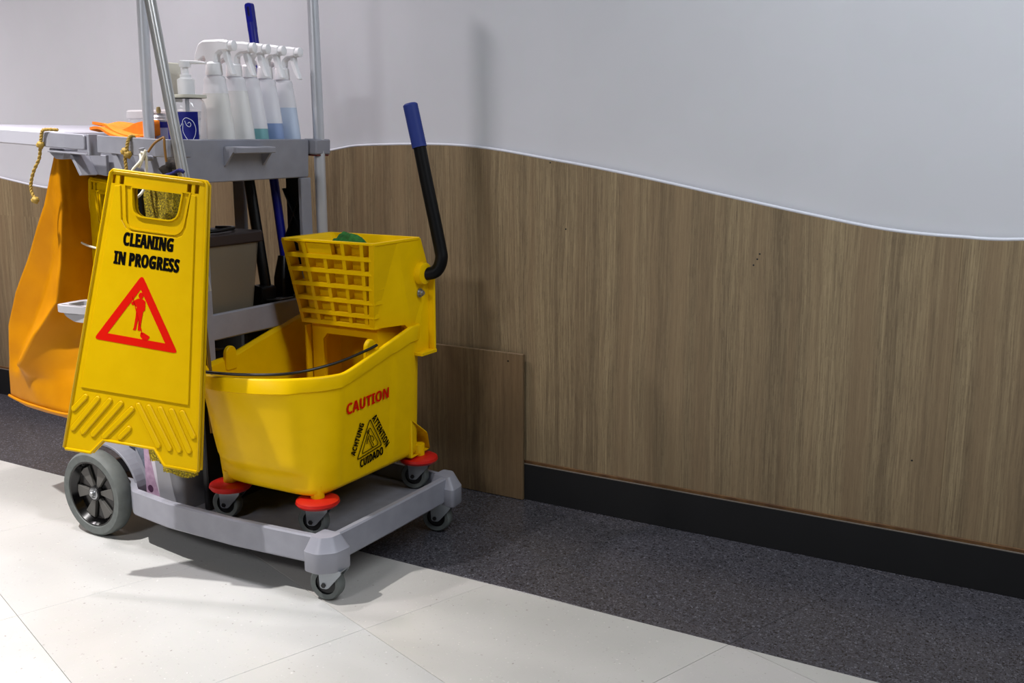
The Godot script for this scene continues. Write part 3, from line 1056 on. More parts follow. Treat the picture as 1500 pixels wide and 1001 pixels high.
# ---------------------------------------------------------------- wringer
func build_wringer():
	var w := thing("mop_wringer", Vector3(-1.50, 0.30, 0.38), "yellow side press wringer with grid front on the mop bucket", "wringer")
	# hopper: open box that narrows downwards
	var rect := func(x0: float, x1: float, z0: float, z1: float, y: float) -> PackedVector3Array:
		return plan(rounded(x0, z0, x1, z1, 0.012), y)
	var h := Shape.new()
	h.loft([rect.call(-1.606, -1.412, 0.330, 0.425, 0.522), rect.call(-1.612, -1.366, 0.315, 0.456, 0.710), rect.call(-1.634, -1.360, 0.306, 0.486, 0.716), rect.call(-1.634, -1.360, 0.306, 0.486, 0.7205), rect.call(-1.622, -1.372, 0.316, 0.474, 0.7205), rect.call(-1.604, -1.374, 0.322, 0.448, 0.70), rect.call(-1.598, -1.42, 0.338, 0.417, 0.53)], Transform3D.IDENTITY, true, true, -1)
	part(w, "hopper", h, M.yellow)
	# grid of ribs on the near face, which leans: z .437 at y .52, .483 at y .715
	var zf := func(y: float) -> float: return 0.437 + (y - 0.52) * 0.236
	var x_left := func(y: float) -> float: return -1.614 - (y - 0.52) * 0.06
	var x_right := func(y: float) -> float: return -1.400 + (y - 0.52) * 0.16
	for y in [0.523, 0.548, 0.581, 0.6155, 0.650, 0.683]:
		var r := Shape.new()
		var f: float = zf.call(y)
		var xl: float = x_left.call(y)
		var xr: float = x_right.call(y)
		var wide: float = 0.0105 if y > 0.53 else 0.011
		r.prism(soften(pt([xl - 0.004, f - 0.03, xl - 0.006, f + 0.001, xr - 0.004, f + 0.001, xr, f - 0.008, xr + 0.001, f - 0.045]), 0.004), y - wide / 2, y + wide / 2, 0.001, UP_FROM_PLAN)
		part(w, "rib", r, M.yellow)
	for k in 6:
		var r := Shape.new()
		var f0: float = [0.0, 0.235, 0.455, 0.675, 0.885, 0.96][k]
		var prev := []
		for y in [0.520, 0.716 if not (k in [2]) else 0.684]:
			var x: float = lerp(x_left.call(y), x_right.call(y), f0)
			var f: float = zf.call(y)
			prev.append(plan(pt([x - 0.0056, f - 0.030, x + 0.0056, f - 0.030, x + 0.0048, f, x - 0.0048, f]), y))
		if k < 5:
			r.loft(prev, Transform3D.IDENTITY, true, true, -1)
			part(w, "rib", r, M.yellow)
	var pl := Shape.new()
	pl.loft([plan(pt([-1.575, 0.46, -1.49, 0.46, -1.49, 0.472, -1.575, 0.472]), 0.686), plan(pt([-1.578, 0.466, -1.49, 0.466, -1.49, 0.479, -1.578, 0.479]), 0.714)], Transform3D.IDENTITY, true, true, -1)
	part(w, "name_plate", pl, M.yellow)
	# stand below the hopper, with an opening
	var stn := Shape.new()
	stn.holed(pt([-1.605, 0.30, -1.410, 0.30, -1.410, 0.522, -1.605, 0.522]), [pt([-1.572, 0.375, -1.560, 0.365, -1.442, 0.365, -1.430, 0.375, -1.430, 0.478, -1.442, 0.492, -1.560, 0.492, -1.572, 0.478])], 0.405, 0.417)
	stn.box(Vector3(-1.415, 0.411, 0.37), Vector3(0.010, 0.222, 0.09), 0.001)
	stn.box(Vector3(-1.600, 0.411, 0.37), Vector3(0.010, 0.222, 0.09), 0.001)
	stn.box(Vector3(-1.612, 0.40, 0.424), Vector3(0.006, 0.22, 0.018), 0.001)
	part(w, "stand", stn, M.yellow)
	# side plate that hooks over the far end of the bucket
	var sp := Shape.new()
	var face := [[0.484, 0.718, -1.362], [0.400, 0.718, -1.362], [0.308, 0.718, -1.362], [0.276, 0.640, -1.362], [0.278, 0.450, -1.364], [0.335, 0.440, -1.368], [0.336, 0.500, -1.370], [0.360, 0.520, -1.374], [0.400, 0.520, -1.390], [0.438, 0.520, -1.404]]
	var rim_a := PackedVector3Array()
	var rim_b := PackedVector3Array()
	for v in face:
		rim_a.append(Vector3(v[2], v[1], v[0]))
		rim_b.append(Vector3(v[2] - 0.014, v[1], v[0]))
	sp.loft([rim_b, rim_a], Transform3D.IDENTITY, true, true, -1)
	part(w, "side_plate", sp, M.yellow)
	var bk := Shape.new()
	bk.box(Vector3(-1.49, 0.545, 0.272), Vector3(0.262, 0.200, 0.008), 0.002)
	bk.box(Vector3(-1.355, 0.545, 0.276), Vector3(0.018, 0.190, 0.006), 0.001)
	bk.box(Vector3(-1.355, 0.447, 0.304), Vector3(0.022, 0.008, 0.062), 0.001)
	part(w, "back_flange", bk, M.yellow)
	var sk := Shape.new()
	sk.lathe([Vector2(0.0, 0.0), Vector2(0.027, 0.0), Vector2(0.025, 0.016), Vector2(0.019, 0.018), Vector2(0.0, 0.018)], 24, Transform3D(Basis(Vector3(0, 0, 1), -PI / 2), Vector3(-1.365, 0.636, 0.308)))
	part(w, "handle_socket", sk, M.yellow)
	# lever
	var lv := Shape.new()
	lv.tube(spline([Vector3(-1.372, 0.634, 0.308), Vector3(-1.352, 0.634, 0.303), Vector3(-1.330, 0.642, 0.292), Vector3(-1.321, 0.668, 0.284), Vector3(-1.328, 0.705, 0.281), Vector3(-1.365, 0.86, 0.280), Vector3(-1.381, 0.932, 0.280)], 7), 0.0150, 18)
	part(w, "lever", lv, M.lever, false, "black bent metal lever")
	var gp := Shape.new()
	var path := []
	var rad := []
	for k in 41:
		path.append(Vector3(-1.380, 0.925, 0.280).lerp(Vector3(-1.4045, 1.024, 0.280), k / 40.0))
		rad.append(0.0168 + (0.0008 if k % 2 == 0 else 0.0) - (0.004 if k == 40 else 0.0))
	gp.tube(path, rad, 20)
	part(w, "grip", gp, M.grip_blue, false, "blue ribbed rubber grip")
	var bo := Shape.new()
	bo.lathe([Vector2(0.0, 0.0), Vector2(0.011, 0.0), Vector2(0.011, 0.002), Vector2(0.0, 0.002)], 20, Transform3D(Basis(Vector3(0, 0, 1), -PI / 2), Vector3(-1.364, 0.590, 0.312)))
	bo.lathe([Vector2(0.0, 0.001), Vector2(0.008, 0.001), Vector2(0.008, 0.008), Vector2(0.0045, 0.008), Vector2(0.0045, 0.012), Vector2(0.0, 0.012)], 6, Transform3D(Basis(Vector3(0, 0, 1), -PI / 2), Vector3(-1.364, 0.590, 0.312)))
	part(w, "nut", bo, M.steel, false, "steel hex nut")
	# cloth left in the wringer
	var gc := thing("green_cloth", Vector3(-1.50, 0.53, 0.40), "crumpled green cloth inside the yellow wringer", "cloth")
	var gsx := Shape.new()
	gsx.blob(Vector3(0, 0.10, 0), Vector3(0.060, 0.095, 0.034), 0.2, 0.9, 4, 32)
	gsx.blob(Vector3(0.012, 0.168, 0.01), Vector3(0.048, 0.030, 0.03), 0.3, 1.1, 9, 28)
	part(gc, "cloth", gsx, M.green_cloth, true)

# ---------------------------------------------------------------- wet floor signs
# opening with tight corners above and round ones below
func corner_hole(tl: float, tr: float, ty: float, bl: float, br: float, by: float, rt: float, rb: float) -> PackedVector2Array:
	var p := pt([tl, ty, tr, ty, br, by, bl, by])
	var a := soften(p, rt, 5)
	var b := soften(p, rb, 5)
	var out := PackedVector2Array()
	for i in a.size():
		out.append(a[i] if i < 12 else b[i])
	return out

func make_sign(label: String, at: Vector3, basis: Basis, printed: bool) -> Node3D:
	var t := thing("caution_sign", at, label, "sign")
	t.basis = basis
	var k := 0.59 / 0.60
	var outline := pt([-0.155, 0.002, -0.151, -0.001, -0.092, 0.0, -0.066, 0.032, 0.052, 0.032, 0.078, 0.0, 0.151, -0.001, 0.155, 0.002, 0.108, 0.594, 0.102, 0.600, -0.102, 0.600, -0.108, 0.594])
	var hole := corner_hole(-0.054, 0.057, 0.568, -0.046, 0.051, 0.512, 0.005, 0.022)
	var holes := [hole]
	for x in [-0.098, -0.081, 0.070, 0.087]:
		holes.append(pt([x - 0.005, 0.573, x + 0.005, 0.573, x + 0.005, 0.591, x - 0.005, 0.591]))
	for leaf in 2:
		var s := Shape.new()
		var z := -0.004 if leaf == 0 else -0.016
		s.holed(outline, holes if leaf == 0 else [hole], z - 0.004, z)
		# raised rim and ridge along the edges
		var edge := [Vector3(-0.102, 0.600, z), Vector3(-0.108, 0.594, z), Vector3(-0.155, 0.002, z), Vector3(-0.151, -0.001, z), Vector3(-0.092, 0.0, z), Vector3(-0.066, 0.032, z), Vector3(0.052, 0.032, z), Vector3(0.078, 0.0, z), Vector3(0.151, -0.001, z), Vector3(0.155, 0.002, z), Vector3(0.108, 0.594, z), Vector3(0.102, 0.600, z), Vector3(-0.102, 0.600, z)]
		s.tube(edge, 0.0034, 8)
		part(t, "front_leaf" if leaf == 0 else "back_leaf", s, M.sign_yellow, true)
	# carrying bar and raised panel
	var top := Shape.new()
	top.box(Vector3(0, 0.597, -0.011), Vector3(0.208, 0.008, 0.022), 0.004)
	part(t, "hinge_bar", top, M.sign_yellow, true)
	var hb := Shape.new()
	var ring := PackedVector3Array()
	var outer := corner_hole(-0.074, 0.076, 0.574, -0.062, 0.066, 0.482, 0.003, 0.026)
	hb.holed(outer, [Shape.inset(outer, 0.003)], -0.004, -0.0005)
	var inr := corner_hole(-0.057, 0.060, 0.571, -0.049, 0.054, 0.509, 0.005, 0.025)
	hb.holed(inr, [Shape.inset(inr, 0.003)], -0.004, 0.001)
	part(t, "handle_frame", hb, M.sign_yellow, true)
	var pn := Shape.new()
	var pane := pt([-0.128, 0.136, 0.119, 0.136, 0.087, 0.568, 0.076, 0.570, 0.072, 0.500, 0.066, 0.484, 0.055, 0.478, -0.050, 0.478, -0.060, 0.484, -0.072, 0.500, -0.082, 0.570, -0.095, 0.568])
	pn.prism(pane, -0.005, -0.0012, 0.0012)
	part(t, "panel", pn, M.sign_yellow, true)
	# slanting grip ribs below the panel
	for a in [[-0.116, 0.118, -0.140, 0.088], [-0.088, 0.118, -0.138, 0.046], [-0.060, 0.118, -0.114, 0.042], [-0.034, 0.116, -0.090, 0.040], [-0.008, 0.108, -0.064, 0.040], [-0.010, 0.066, -0.028, 0.044], [0.006, 0.118, 0.060, 0.040], [0.030, 0.118, 0.086, 0.038], [0.056, 0.118, 0.108, 0.038], [0.082, 0.118, 0.130, 0.040], [0.106, 0.118, 0.136, 0.072]]:
		var rb := Shape.new()
		var p0 := Vector2(a[0], a[1])
		var p1 := Vector2(a[2], a[3])
		var d := (p1 - p0).normalized()
		var nn := Vector2(-d.y, d.x)
		var cap := PackedVector2Array()
		for i in 7:
			var an := PI * i / 6.0
			cap.append(p0 - d * sin(an) * 0.0068 + nn * cos(an) * 0.0068)
		for i in 7:
			var an := PI * i / 6.0
			cap.append(p1 + d * sin(an) * 0.0068 - nn * cos(an) * 0.0068)
		rb.prism(cap, -0.005, -0.0008, 0.0026)
		part(t, "grip_rib", rb, M.sign_yellow, true)
	if printed:
		var face := Node3D.new()
		var z := -0.0009
		var put := func(called: String, mesh: Mesh, m: Material, x: float, y: float, turn := 0.0):
			var o := mesh_part(t, called, mesh, m, true)
			o.position = Vector3(x, y, z)
			o.rotation.z = turn
		face.free()
		put.call("lettering", lettering("CLEANING", 0.113, 0.0285, 0.75, 0.0006), M.print_black, -0.0065, 0.4615)
		put.call("lettering", lettering("IN PROGRESS", 0.148, 0.0285, 0.75, 0.0006), M.print_black, -0.0065, 0.4205)
		var a := Vector2(-0.013, 0.392)
		var l := Vector2(-0.108, 0.244)
		var r := Vector2(0.084, 0.240)
		var mid := (a + l + r) / 3
		var tri := soften(PackedVector2Array([a - mid, l - mid, r - mid]), 0.010)
		var ts := Shape.new()
		ts.holed(tri, [Shape.inset(PackedVector2Array([a - mid, l - mid, r - mid]), 0.0165)], -0.0003, 0.0003)
		put.call("warning_triangle", ts.done(), M.print_red, mid.x, mid.y)
		# worker with mop
		var mn := Shape.new()
		mn.prism(soften(pt([-0.004, 0.040, 0.005, 0.040, 0.012, 0.036, 0.0135, 0.018, 0.009, 0.013, 0.008, 0.000, 0.0065, -0.022, 0.009, -0.026, 0.001, -0.027, 0.001, -0.004, -0.0005, -0.004, -0.003, -0.024, -0.003, -0.027, -0.0105, -0.027, -0.008, -0.022, -0.0065, 0.000, -0.006, 0.022, -0.010, 0.026, -0.017, 0.024, -0.020, 0.029, -0.011, 0.036]), 0.0012, 2), -0.0003, 0.0003)
		var head := PackedVector2Array()
		for i in 14:
			head.append(Vector2(0.001 + cos(TAU * i / 14.0) * 0.0055, 0.0465 + sin(TAU * i / 14.0) * 0.0066))
		mn.prism(head, -0.0003, 0.0003)
		mn.prism(pt([-0.0185, 0.042, -0.0165, 0.042, 0.0135, -0.034, 0.0115, -0.034]), -0.0003, 0.0003)
		mn.prism(soften(pt([0.008, -0.030, 0.014, -0.029, 0.030, -0.036, 0.028, -0.041, 0.022, -0.046, 0.014, -0.044, 0.008, -0.038]), 0.002), -0.0003, 0.0003)
		put.call("worker_figure", mn.done(), M.print_red, -0.012, 0.302)
	t.basis = basis.scaled_local(Vector3(k, k, 1.0))
	return t

func build_signs():
	var bs := Basis(Vector3.UP, deg_to_rad(20.06)) * Basis(Vector3.RIGHT, deg_to_rad(-7.49)) * Basis(Vector3(0, 0, 1), deg_to_rad(-6.33))
	make_sign("yellow sign reading CLEANING IN PROGRESS hung on the cart side", Vector3(-1.6945, 0.291, 0.8955), bs, true)
	var b2 := Basis(Vector3.UP, deg_to_rad(-8.0)) * Basis(Vector3(0, 0, 1), deg_to_rad(-4.3))
	make_sign("plain yellow folded sign with a cord round it, between orange bag and printed sign", Vector3(-2.045, 0.256, 0.632), b2, false)

# ---------------------------------------------------------------- waste bag
func build_bag():
	var b := thing("waste_bag", Vector3(-2.25, 0.29, 0.5), "orange vinyl waste bag hanging from the cart's rear holder", "bag")
	# plan sections from bottom to top: corners near-left, near fold, near-right, far-right, far-left
	var near := [
		[0.272, -2.390, 0.672, -2.33, 0.690, -2.24, 0.702, -2.12, 0.712, -2.04, 0.67],
		[0.290, -2.412, 0.680, -2.33, 0.702, -2.24, 0.716, -2.12, 0.724, -2.03, 0.68],
		[0.36, -2.390, 0.692, -2.33, 0.705, -2.265, 0.716, -2.115, 0.702, -2.03, 0.65],
		[0.395, -2.384, 0.692, -2.335, 0.690, -2.272, 0.742, -2.12, 0.678, -2.04, 0.62],
		[0.48, -2.378, 0.690, -2.29, 0.676, -2.20, 0.745, -2.125, 0.660, -2.09, 0.60],
		[0.565, -2.335, 0.690, -2.24, 0.676, -2.118, 0.734, -2.118, 0.65, -2.11, 0.57],
		[0.65, -2.275, 0.693, -2.19, 0.680, -2.108, 0.722, -2.115, 0.65, -2.115, 0.56],
		[0.79, -2.178, 0.700, -2.14, 0.698, -2.096, 0.711, -2.11, 0.65, -2.12, 0.56],
		[0.912, -2.104, 0.710, -2.10, 0.710, -2.092, 0.711, -2.10, 0.65, -2.12, 0.56]]
	var lv := []
	for n in near:
		lv.append([n[0], n.slice(1) + [-2.13, 0.33, -2.38, 0.31, -2.41, 0.42]])
	var rings := []
	var nz := noise(77, 3.2, 3)
	for k in (lv.size() - 1) * 5 + 1:
		var i: int = min(k / 5, lv.size() - 2)
		var f := float(k - i * 5) / 5.0
		var y: float = lerp(lv[i][0], lv[i + 1][0], f)
		var pa := pt(lv[i][1])
		var pb := pt(lv[i + 1][1])
		var poly := PackedVector2Array()
		for j in pa.size():
			poly.append(pa[j].lerp(pb[j], f))
		poly = soften(poly, 0.012, 7)
		# finer steps along the sides
		var fine := PackedVector2Array()
		for j in poly.size():
			var a := poly[j]
			var c := poly[(j + 1) % poly.size()]
			fine.append(a)
			if j % 8 == 7:
				for q in 4:
					fine.append(a.lerp(c, (q + 1) / 5.0))
		var ring := PackedVector3Array()
		for p in fine:
			var d: float = nz.get_noise_3d(p.x, y * 0.8, p.y) * 0.012 * clamp((y - 0.27) * 8.0, 0.0, 1.0) * clamp((0.92 - y) * 8.0, 0.0, 1.0)
			ring.append(Vector3(p.x + d * 0.6, y + (0.012 * (p.y - 0.66) if k < 3 else 0.0) + d * 0.3, p.y + d))
		rings.append(ring)
	var s := Shape.new()
	s.loft(rings, Transform3D.IDENTITY, true, true, 0)
	part(b, "sack", s, M.bag)
	var hem := Shape.new()
	var e := []
	for v in [Vector2(-2.412, 0.680), Vector2(-2.33, 0.703), Vector2(-2.24, 0.717), Vector2(-2.12, 0.725), Vector2(-2.03, 0.682)]:
		e.append(Vector3(v.x, 0.289, v.y + 0.001))
	hem.tube(spline(e, 4), 0.0035, 8)
	part(b, "hem", hem, M.bag)

# ---------------------------------------------------------------- bottles
func build_bottles():
	# a spray bottle in its own metres: trigger head towards +x, base at 0
	var mk := func(label: String, at: Vector3, turn: float, liquid: Color, level: float) -> Node3D:
		var t := thing("spray_bottle", at, label, "bottle", "spray bottles in the tray")
		t.basis = Basis(Vector3.UP, turn).scaled_local(Vector3(1.0, 1.06, 1.0))
		var prof := [Vector2(0.0, 0.0), Vector2(0.045, 0.0), Vector2(0.0475, 0.005), Vector2(0.047, 0.05), Vector2(0.043, 0.095), Vector2(0.036, 0.145), Vector2(0.0305, 0.178), Vector2(0.0275, 0.188), Vector2(0.0285, 0.194), Vector2(0.025, 0.200), Vector2(0.0150, 0.203), Vector2(0.0145, 0.216), Vector2(0.0, 0.216)]
		var low_wall := []
		var high_wall := []
		for k in prof.size():
			if prof[k].y < level:
				low_wall.append(prof[k])
			else:
				if high_wall.is_empty():
					var cut: Vector2 = prof[k - 1].lerp(prof[k], (level - prof[k - 1].y) / (prof[k].y - prof[k - 1].y))
					low_wall.append(cut)
					high_wall.append(cut)
				high_wall.append(prof[k])
		low_wall.append(Vector2(0.0, level))
		high_wall.push_front(Vector2(0.0, level + 0.0002))
		var s := Shape.new()
		s.lathe(high_wall, 36, Transform3D.IDENTITY, 1.0, 0.57)
		part(t, "bottle", s, M.milky, true, "milky plastic bottle")
		var s2 := Shape.new()
		s2.lathe(low_wall, 36, Transform3D.IDENTITY, 1.0, 0.57)
		part(t, "filled_part", s2, clear(liquid.lerp(Color(0.97, 0.98, 0.99), 0.5), 0.72, 0.35), true, "milky wall with the liquid showing through")
		var lp := [Vector2(0.0, 0.002)]
		for k in range(1, 8):
			var y: float = max(0.002, prof[k].y)
			if y < level:
				lp.append(Vector2(prof[k].x - 0.002, y))
		var r_at := 0.03
		for k in range(1, 8):
			if prof[k].y <= level and prof[k + 1].y >= level:
				r_at = lerp(prof[k].x, prof[k + 1].x, (level - prof[k].y) / max(1e-5, prof[k + 1].y - prof[k].y)) - 0.002
		lp.append(Vector2(r_at, level))
		lp.append(Vector2(0.0, level))
		var lq := Shape.new()
		lq.lathe(lp, 30, Transform3D.IDENTITY, 1.0, 0.55)
		part(t, "liquid", lq, plain(liquid, 0.3), true)
		var cl := Shape.new()
		cl.lathe([Vector2(0.0, 0.203), Vector2(0.0185, 0.203), Vector2(0.019, 0.206), Vector2(0.0175, 0.226), Vector2(0.013, 0.230), Vector2(0.0, 0.230)], 26)
		part(t, "collar", cl, M.white_plastic, true)
		var hd := Shape.new()
		hd.prism(soften(pt([-0.048, 0.232, -0.040, 0.228, -0.018, 0.240, -0.014, 0.224, 0.012, 0.224, 0.014, 0.244, 0.026, 0.251, 0.032, 0.250, 0.048, 0.252, 0.050, 0.272, 0.030, 0.275, -0.020, 0.275, -0.034, 0.268, -0.045, 0.246]), 0.004), -0.0115, 0.0115, 0.004)
		part(t, "spray_head", hd, M.white_plastic, true)
		var nz := Shape.new()
		nz.lathe([Vector2(0.0, 0.0), Vector2(0.0105, 0.0), Vector2(0.011, 0.012), Vector2(0.008, 0.014), Vector2(0.0, 0.014)], 14, Transform3D(Basis(Vector3(0, 0, 1), -PI / 2), Vector3(0.046, 0.262, 0)))
		part(t, "nozzle", nz, M.white_plastic, true)
		var tg := Shape.new()
		tg.prism(soften(pt([0.028, 0.256, 0.042, 0.256, 0.045, 0.236, 0.053, 0.214, 0.058, 0.202, 0.050, 0.202, 0.040, 0.218, 0.032, 0.236]), 0.003), -0.007, 0.007, 0.002)
		part(t, "trigger", tg, M.white_plastic, true)
		return t
	var zs := [0.529, 0.468, 0.421, 0.367, 0.308]
	var data := [
		["spray bottle of cream liquid next to the pump dispenser", Color(0.97, 0.955, 0.92), 0.165],
		["spray bottle of white liquid, second from the pump dispenser", Color(0.975, 0.965, 0.945), 0.172],
		["spray bottle with a little teal liquid at its bottom", Color(0.16, 0.58, 0.60), 0.092],
		["spray bottle with a low level of clear blue liquid", Color(0.30, 0.47, 0.78), 0.104],
		["spray bottle of pale blue liquid at the end next to the pole", Color(0.76, 0.85, 0.97), 0.140]]
	for k in 5:
		mk.call(data[k][0], Vector3(-1.762, 0.870, zs[k] + 0.004), [deg_to_rad(8), deg_to_rad(12), deg_to_rad(8), deg_to_rad(6), deg_to_rad(4)][k], data[k][1], data[k][2])

# ---------------------------------------------------------------- things in the tray and on the shelf
func build_tray_things():
	# pump dispenser
	var p := thing("pump_dispenser", Vector3(-1.765, 0.872, 0.615), "clear pump dispenser with blue hand label in a cream holder", "bottle")
	var s := Shape.new()
	s.lathe([Vector2(0.0, 0.0), Vector2(0.038, 0.0), Vector2(0.040, 0.004), Vector2(0.040, 0.140), Vector2(0.036, 0.154), Vector2(0.026, 0.163), Vector2(0.015, 0.166), Vector2(0.0, 0.166)], 36)
	part(p, "bottle", s, M.clear_plastic, true, "clear plastic bottle")
	var st := Shape.new()
	st.tube([Vector3(0, 0.01, 0), Vector3(0, 0.17, 0)], 0.0045, 10)
	part(p, "dip_tube", st, clear(Color(0.7, 0.75, 0.8), 0.6), true)
	var cp := Shape.new()
	cp.lathe([Vector2(0.0, 0.168), Vector2(0.0185, 0.168), Vector2(0.0185, 0.200), Vector2(0.012, 0.204), Vector2(0.012, 0.210), Vector2(0.0075, 0.211), Vector2(0.0065, 0.232), Vector2(0.0, 0.232)], 26)
	part(p, "cap", cp, M.white_plastic, true)
	var ph := Shape.new()
	ph.lathe([Vector2(0.0, 0.226), Vector2(0.012, 0.226), Vector2(0.0135, 0.236), Vector2(0.013, 0.238), Vector2(0.0, 0.238)], 20)
	ph.prism(soften(pt([-0.010, 0.236, -0.010, 0.241, 0.030, 0.240, 0.046, 0.237, 0.046, 0.232, 0.030, 0.233, 0.0, 0.232]), 0.002), -0.006, 0.006, 0.002, Transform3D(Basis(Vector3.UP, deg_to_rad(30)), Vector3.ZERO))
	part(p, "pump_head", ph, M.white_plastic, true)
	var hl := Shape.new()
	hl.lathe([Vector2(0.034, 0.160), Vector2(0.042, 0.160), Vector2(0.043, 0.163), Vector2(0.042, 0.167), Vector2(0.034, 0.167), Vector2(0.034, 0.160)], 32)
	hl.box(Vector3(-0.045, 0.195, 0.0), Vector3(0.006, 0.085, 0.055), 0.002)
	part(p, "holder", hl, M.cream, true, "cream plastic ring and back plate")
	var lb := Shape.new()
	lb.box(Vector3.ZERO, Vector3(0.066, 0.062, 0.0012), 0.0004)
	var yaw := deg_to_rad(32)
	var lo := part(p, "label", lb, plain(Color(0.015, 0.07, 0.46), 0.4), true, "blue label")
	lo.position = Vector3(sin(yaw), 0, cos(yaw)) * 0.0425 + Vector3(0, 0.099, 0)
	lo.rotation.y = yaw
	var ln := Shape.new()
	for path in [[-0.026, -0.004, -0.016, -0.012, -0.002, 0.006, 0.0, 0.013, 0.006, 0.018, 0.014, 0.016, 0.022, 0.010, 0.027, -0.004, 0.025, -0.018, 0.020, -0.028], [0.004, 0.012, 0.008, 0.002, 0.014, -0.001, 0.017, 0.004, 0.014, 0.009, 0.010, 0.006], [0.0, 0.006, -0.001, -0.010, 0.004, -0.022, 0.008, -0.028], [-0.028, -0.010, -0.018, -0.022, -0.012, -0.028], [-0.014, -0.018, -0.006, -0.022, -0.004, -0.028]]:
		var v := []
		for i in range(0, path.size(), 2):
			v.append(Vector3(path[i], path[i + 1], 0.0006))
		ln.tube(spline(v, 4), 0.0006, 6)
	mesh_part(lo, "hand_drawing", ln.done(), plain(Color(0.9, 0.92, 0.95), 0.5), true, "white line drawing of washing hands")
	# spray can
	var c := thing("spray_can", Vector3(-1.872, 0.875, 0.602), "metal spray can with a blue band beside the poles", "can")
	var cb := Shape.new()
	cb.lathe([Vector2(0.0, 0.0), Vector2(0.025, 0.0), Vector2(0.026, 0.003), Vector2(0.026, 0.094), Vector2(0.0, 0.094)], 30)
	part(c, "body", cb, plain(Color(0.66, 0.66, 0.80), 0.35), true)
	var cd := Shape.new()
	cd.lathe([Vector2(0.0, 0.094), Vector2(0.0262, 0.094), Vector2(0.0262, 0.107), Vector2(0.0, 0.107)], 30)
	part(c, "blue_band", cd, plain(Color(0.03, 0.06, 0.55), 0.3), true)
	var ct := Shape.new()
	ct.lathe([Vector2(0.0, 0.107), Vector2(0.0262, 0.107), Vector2(0.0265, 0.111), Vector2(0.024, 0.114), Vector2(0.024, 0.117), Vector2(0.019, 0.122), Vector2(0.019, 0.126), Vector2(0.0, 0.126)], 30)
	part(c, "dome", ct, plain(Color(0.80, 0.80, 0.82), 0.25, 0.7), true)
	var cn := Shape.new()
	cn.lathe([Vector2(0.0, 0.126), Vector2(0.004, 0.126), Vector2(0.0055, 0.132), Vector2(0.004, 0.140), Vector2(0.0, 0.141)], 14)
	part(c, "nozzle", cn, plain(Color(0.55, 0.48, 0.30), 0.5), true)
	# translucent food box behind
	var f := thing("plastic_box", Vector3(-2.0, 0.885, 0.44), "translucent white plastic box at the back of the tray", "box")
	var fb := Shape.new()
	fb.loft([plan(rounded(-0.095, -0.055, 0.085, 0.055, 0.02), 0.0), plan(rounded(-0.105, -0.062, 0.095, 0.062, 0.02), 0.105)], Transform3D.IDENTITY, true, true, -1)
	part(f, "box", fb, M.clear_plastic, true)
	var fl := Shape.new()
	fl.prism(rounded(-0.110, -0.066, 0.100, 0.066, 0.022), 0.105, 0.128, 0.004, UP_FROM_PLAN)
	part(f, "lid", fl, clear(Color(0.88, 0.87, 0.87), 0.6, 0.35), true)
	# orange cloth: a folded sheet with two layers
	var o := thing("orange_cloth", Vector3(-1.93, 0.875, 0.62), "folded bright orange cloth sticking out of the tray", "cloth")
	var oc := Shape.new()
	for layer in [[[-0.085, 0.106, -0.045, 0.100, -0.015, 0.088, 0.03, 0.080, 0.07, 0.080], 0.0], [[-0.080, 0.093, -0.050, 0.094, -0.020, 0.084, 0.02, 0.077, 0.07, 0.072], 0.012], [[-0.02, 0.084, 0.01, 0.092, 0.035, 0.104, 0.065, 0.111, 0.078, 0.110], -0.02]]:
		var up := []
		for i in range(0, layer[0].size(), 2):
			up.append(Vector2(layer[0][i], layer[0][i + 1]))
		up = spline(up, 4)
		var rings := []
		for k in 9:
			var f2 := k / 8.0
			var q := PackedVector3Array()
			for i in up.size():
				q.append(Vector3(up[i].x, up[i].y + sin(f2 * 7.0 + i * 0.3) * 0.003, layer[1] + (f2 - 0.5) * 0.10))
			for i in range(up.size() - 1, -1, -1):
				q.append(Vector3(up[i].x, up[i].y - (0.006 if layer[1] >= 0.0 else 0.032) + sin(f2 * 7.0 + i * 0.3) * 0.003, layer[1] + (f2 - 0.5) * 0.10))
			rings.append(q)
		oc.loft(rings, Transform3D.IDENTITY, true, true, 0)
	part(o, "cloth", oc, M.orange_cloth, true)
	# caddy with a dark lid on the middle shelf
	var b := thing("lidded_bin", Vector3(-1.80, 0.509, 0.55), "smoky grey plastic bin with a dark brown lid on the middle shelf", "bin")
	var bb := Shape.new()
	bb.loft([plan(rounded(-0.060, -0.078, 0.064, 0.092, 0.018), 0.0), plan(rounded(-0.074, -0.100, 0.076, 0.110, 0.018), 0.198), plan(rounded(-0.071, -0.097, 0.073, 0.107, 0.018), 0.198), plan(rounded(-0.057, -0.075, 0.061, 0.089, 0.018), 0.004)], Transform3D.IDENTITY, true, true, 0, [0, 1, 2])
	part(b, "body", bb, M.caddy, true)
	var bi := Shape.new()
	bi.loft([plan(rounded(-0.054, -0.072, 0.058, 0.086, 0.016), 0.006), plan(rounded(-0.064, -0.088, 0.066, 0.098, 0.016), 0.150)], Transform3D.IDENTITY, true, true, -1)
	part(b, "contents", bi, mottled(Color(0.55, 0.51, 0.40), Color(0.64, 0.60, 0.50), 33, 0.9, 6.0), true)
	var bl := Shape.new()
	bl.prism(rounded(-0.080, -0.108, 0.082, 0.116, 0.016), 0.196, 0.222, 0.003, UP_FROM_PLAN)
	part(b, "lid", bl, M.lid, true, "dark brown lid")
	var bh := Shape.new()
	bh.tube(spline([Vector3(-0.06, 0.224, -0.09), Vector3(0.02, 0.228, -0.07), Vector3(0.05, 0.228, 0.02), Vector3(0.0, 0.228, 0.08), Vector3(-0.06, 0.224, 0.10)], 5), 0.004, 8)
	part(b, "lid_handle", bh, M.black, true)
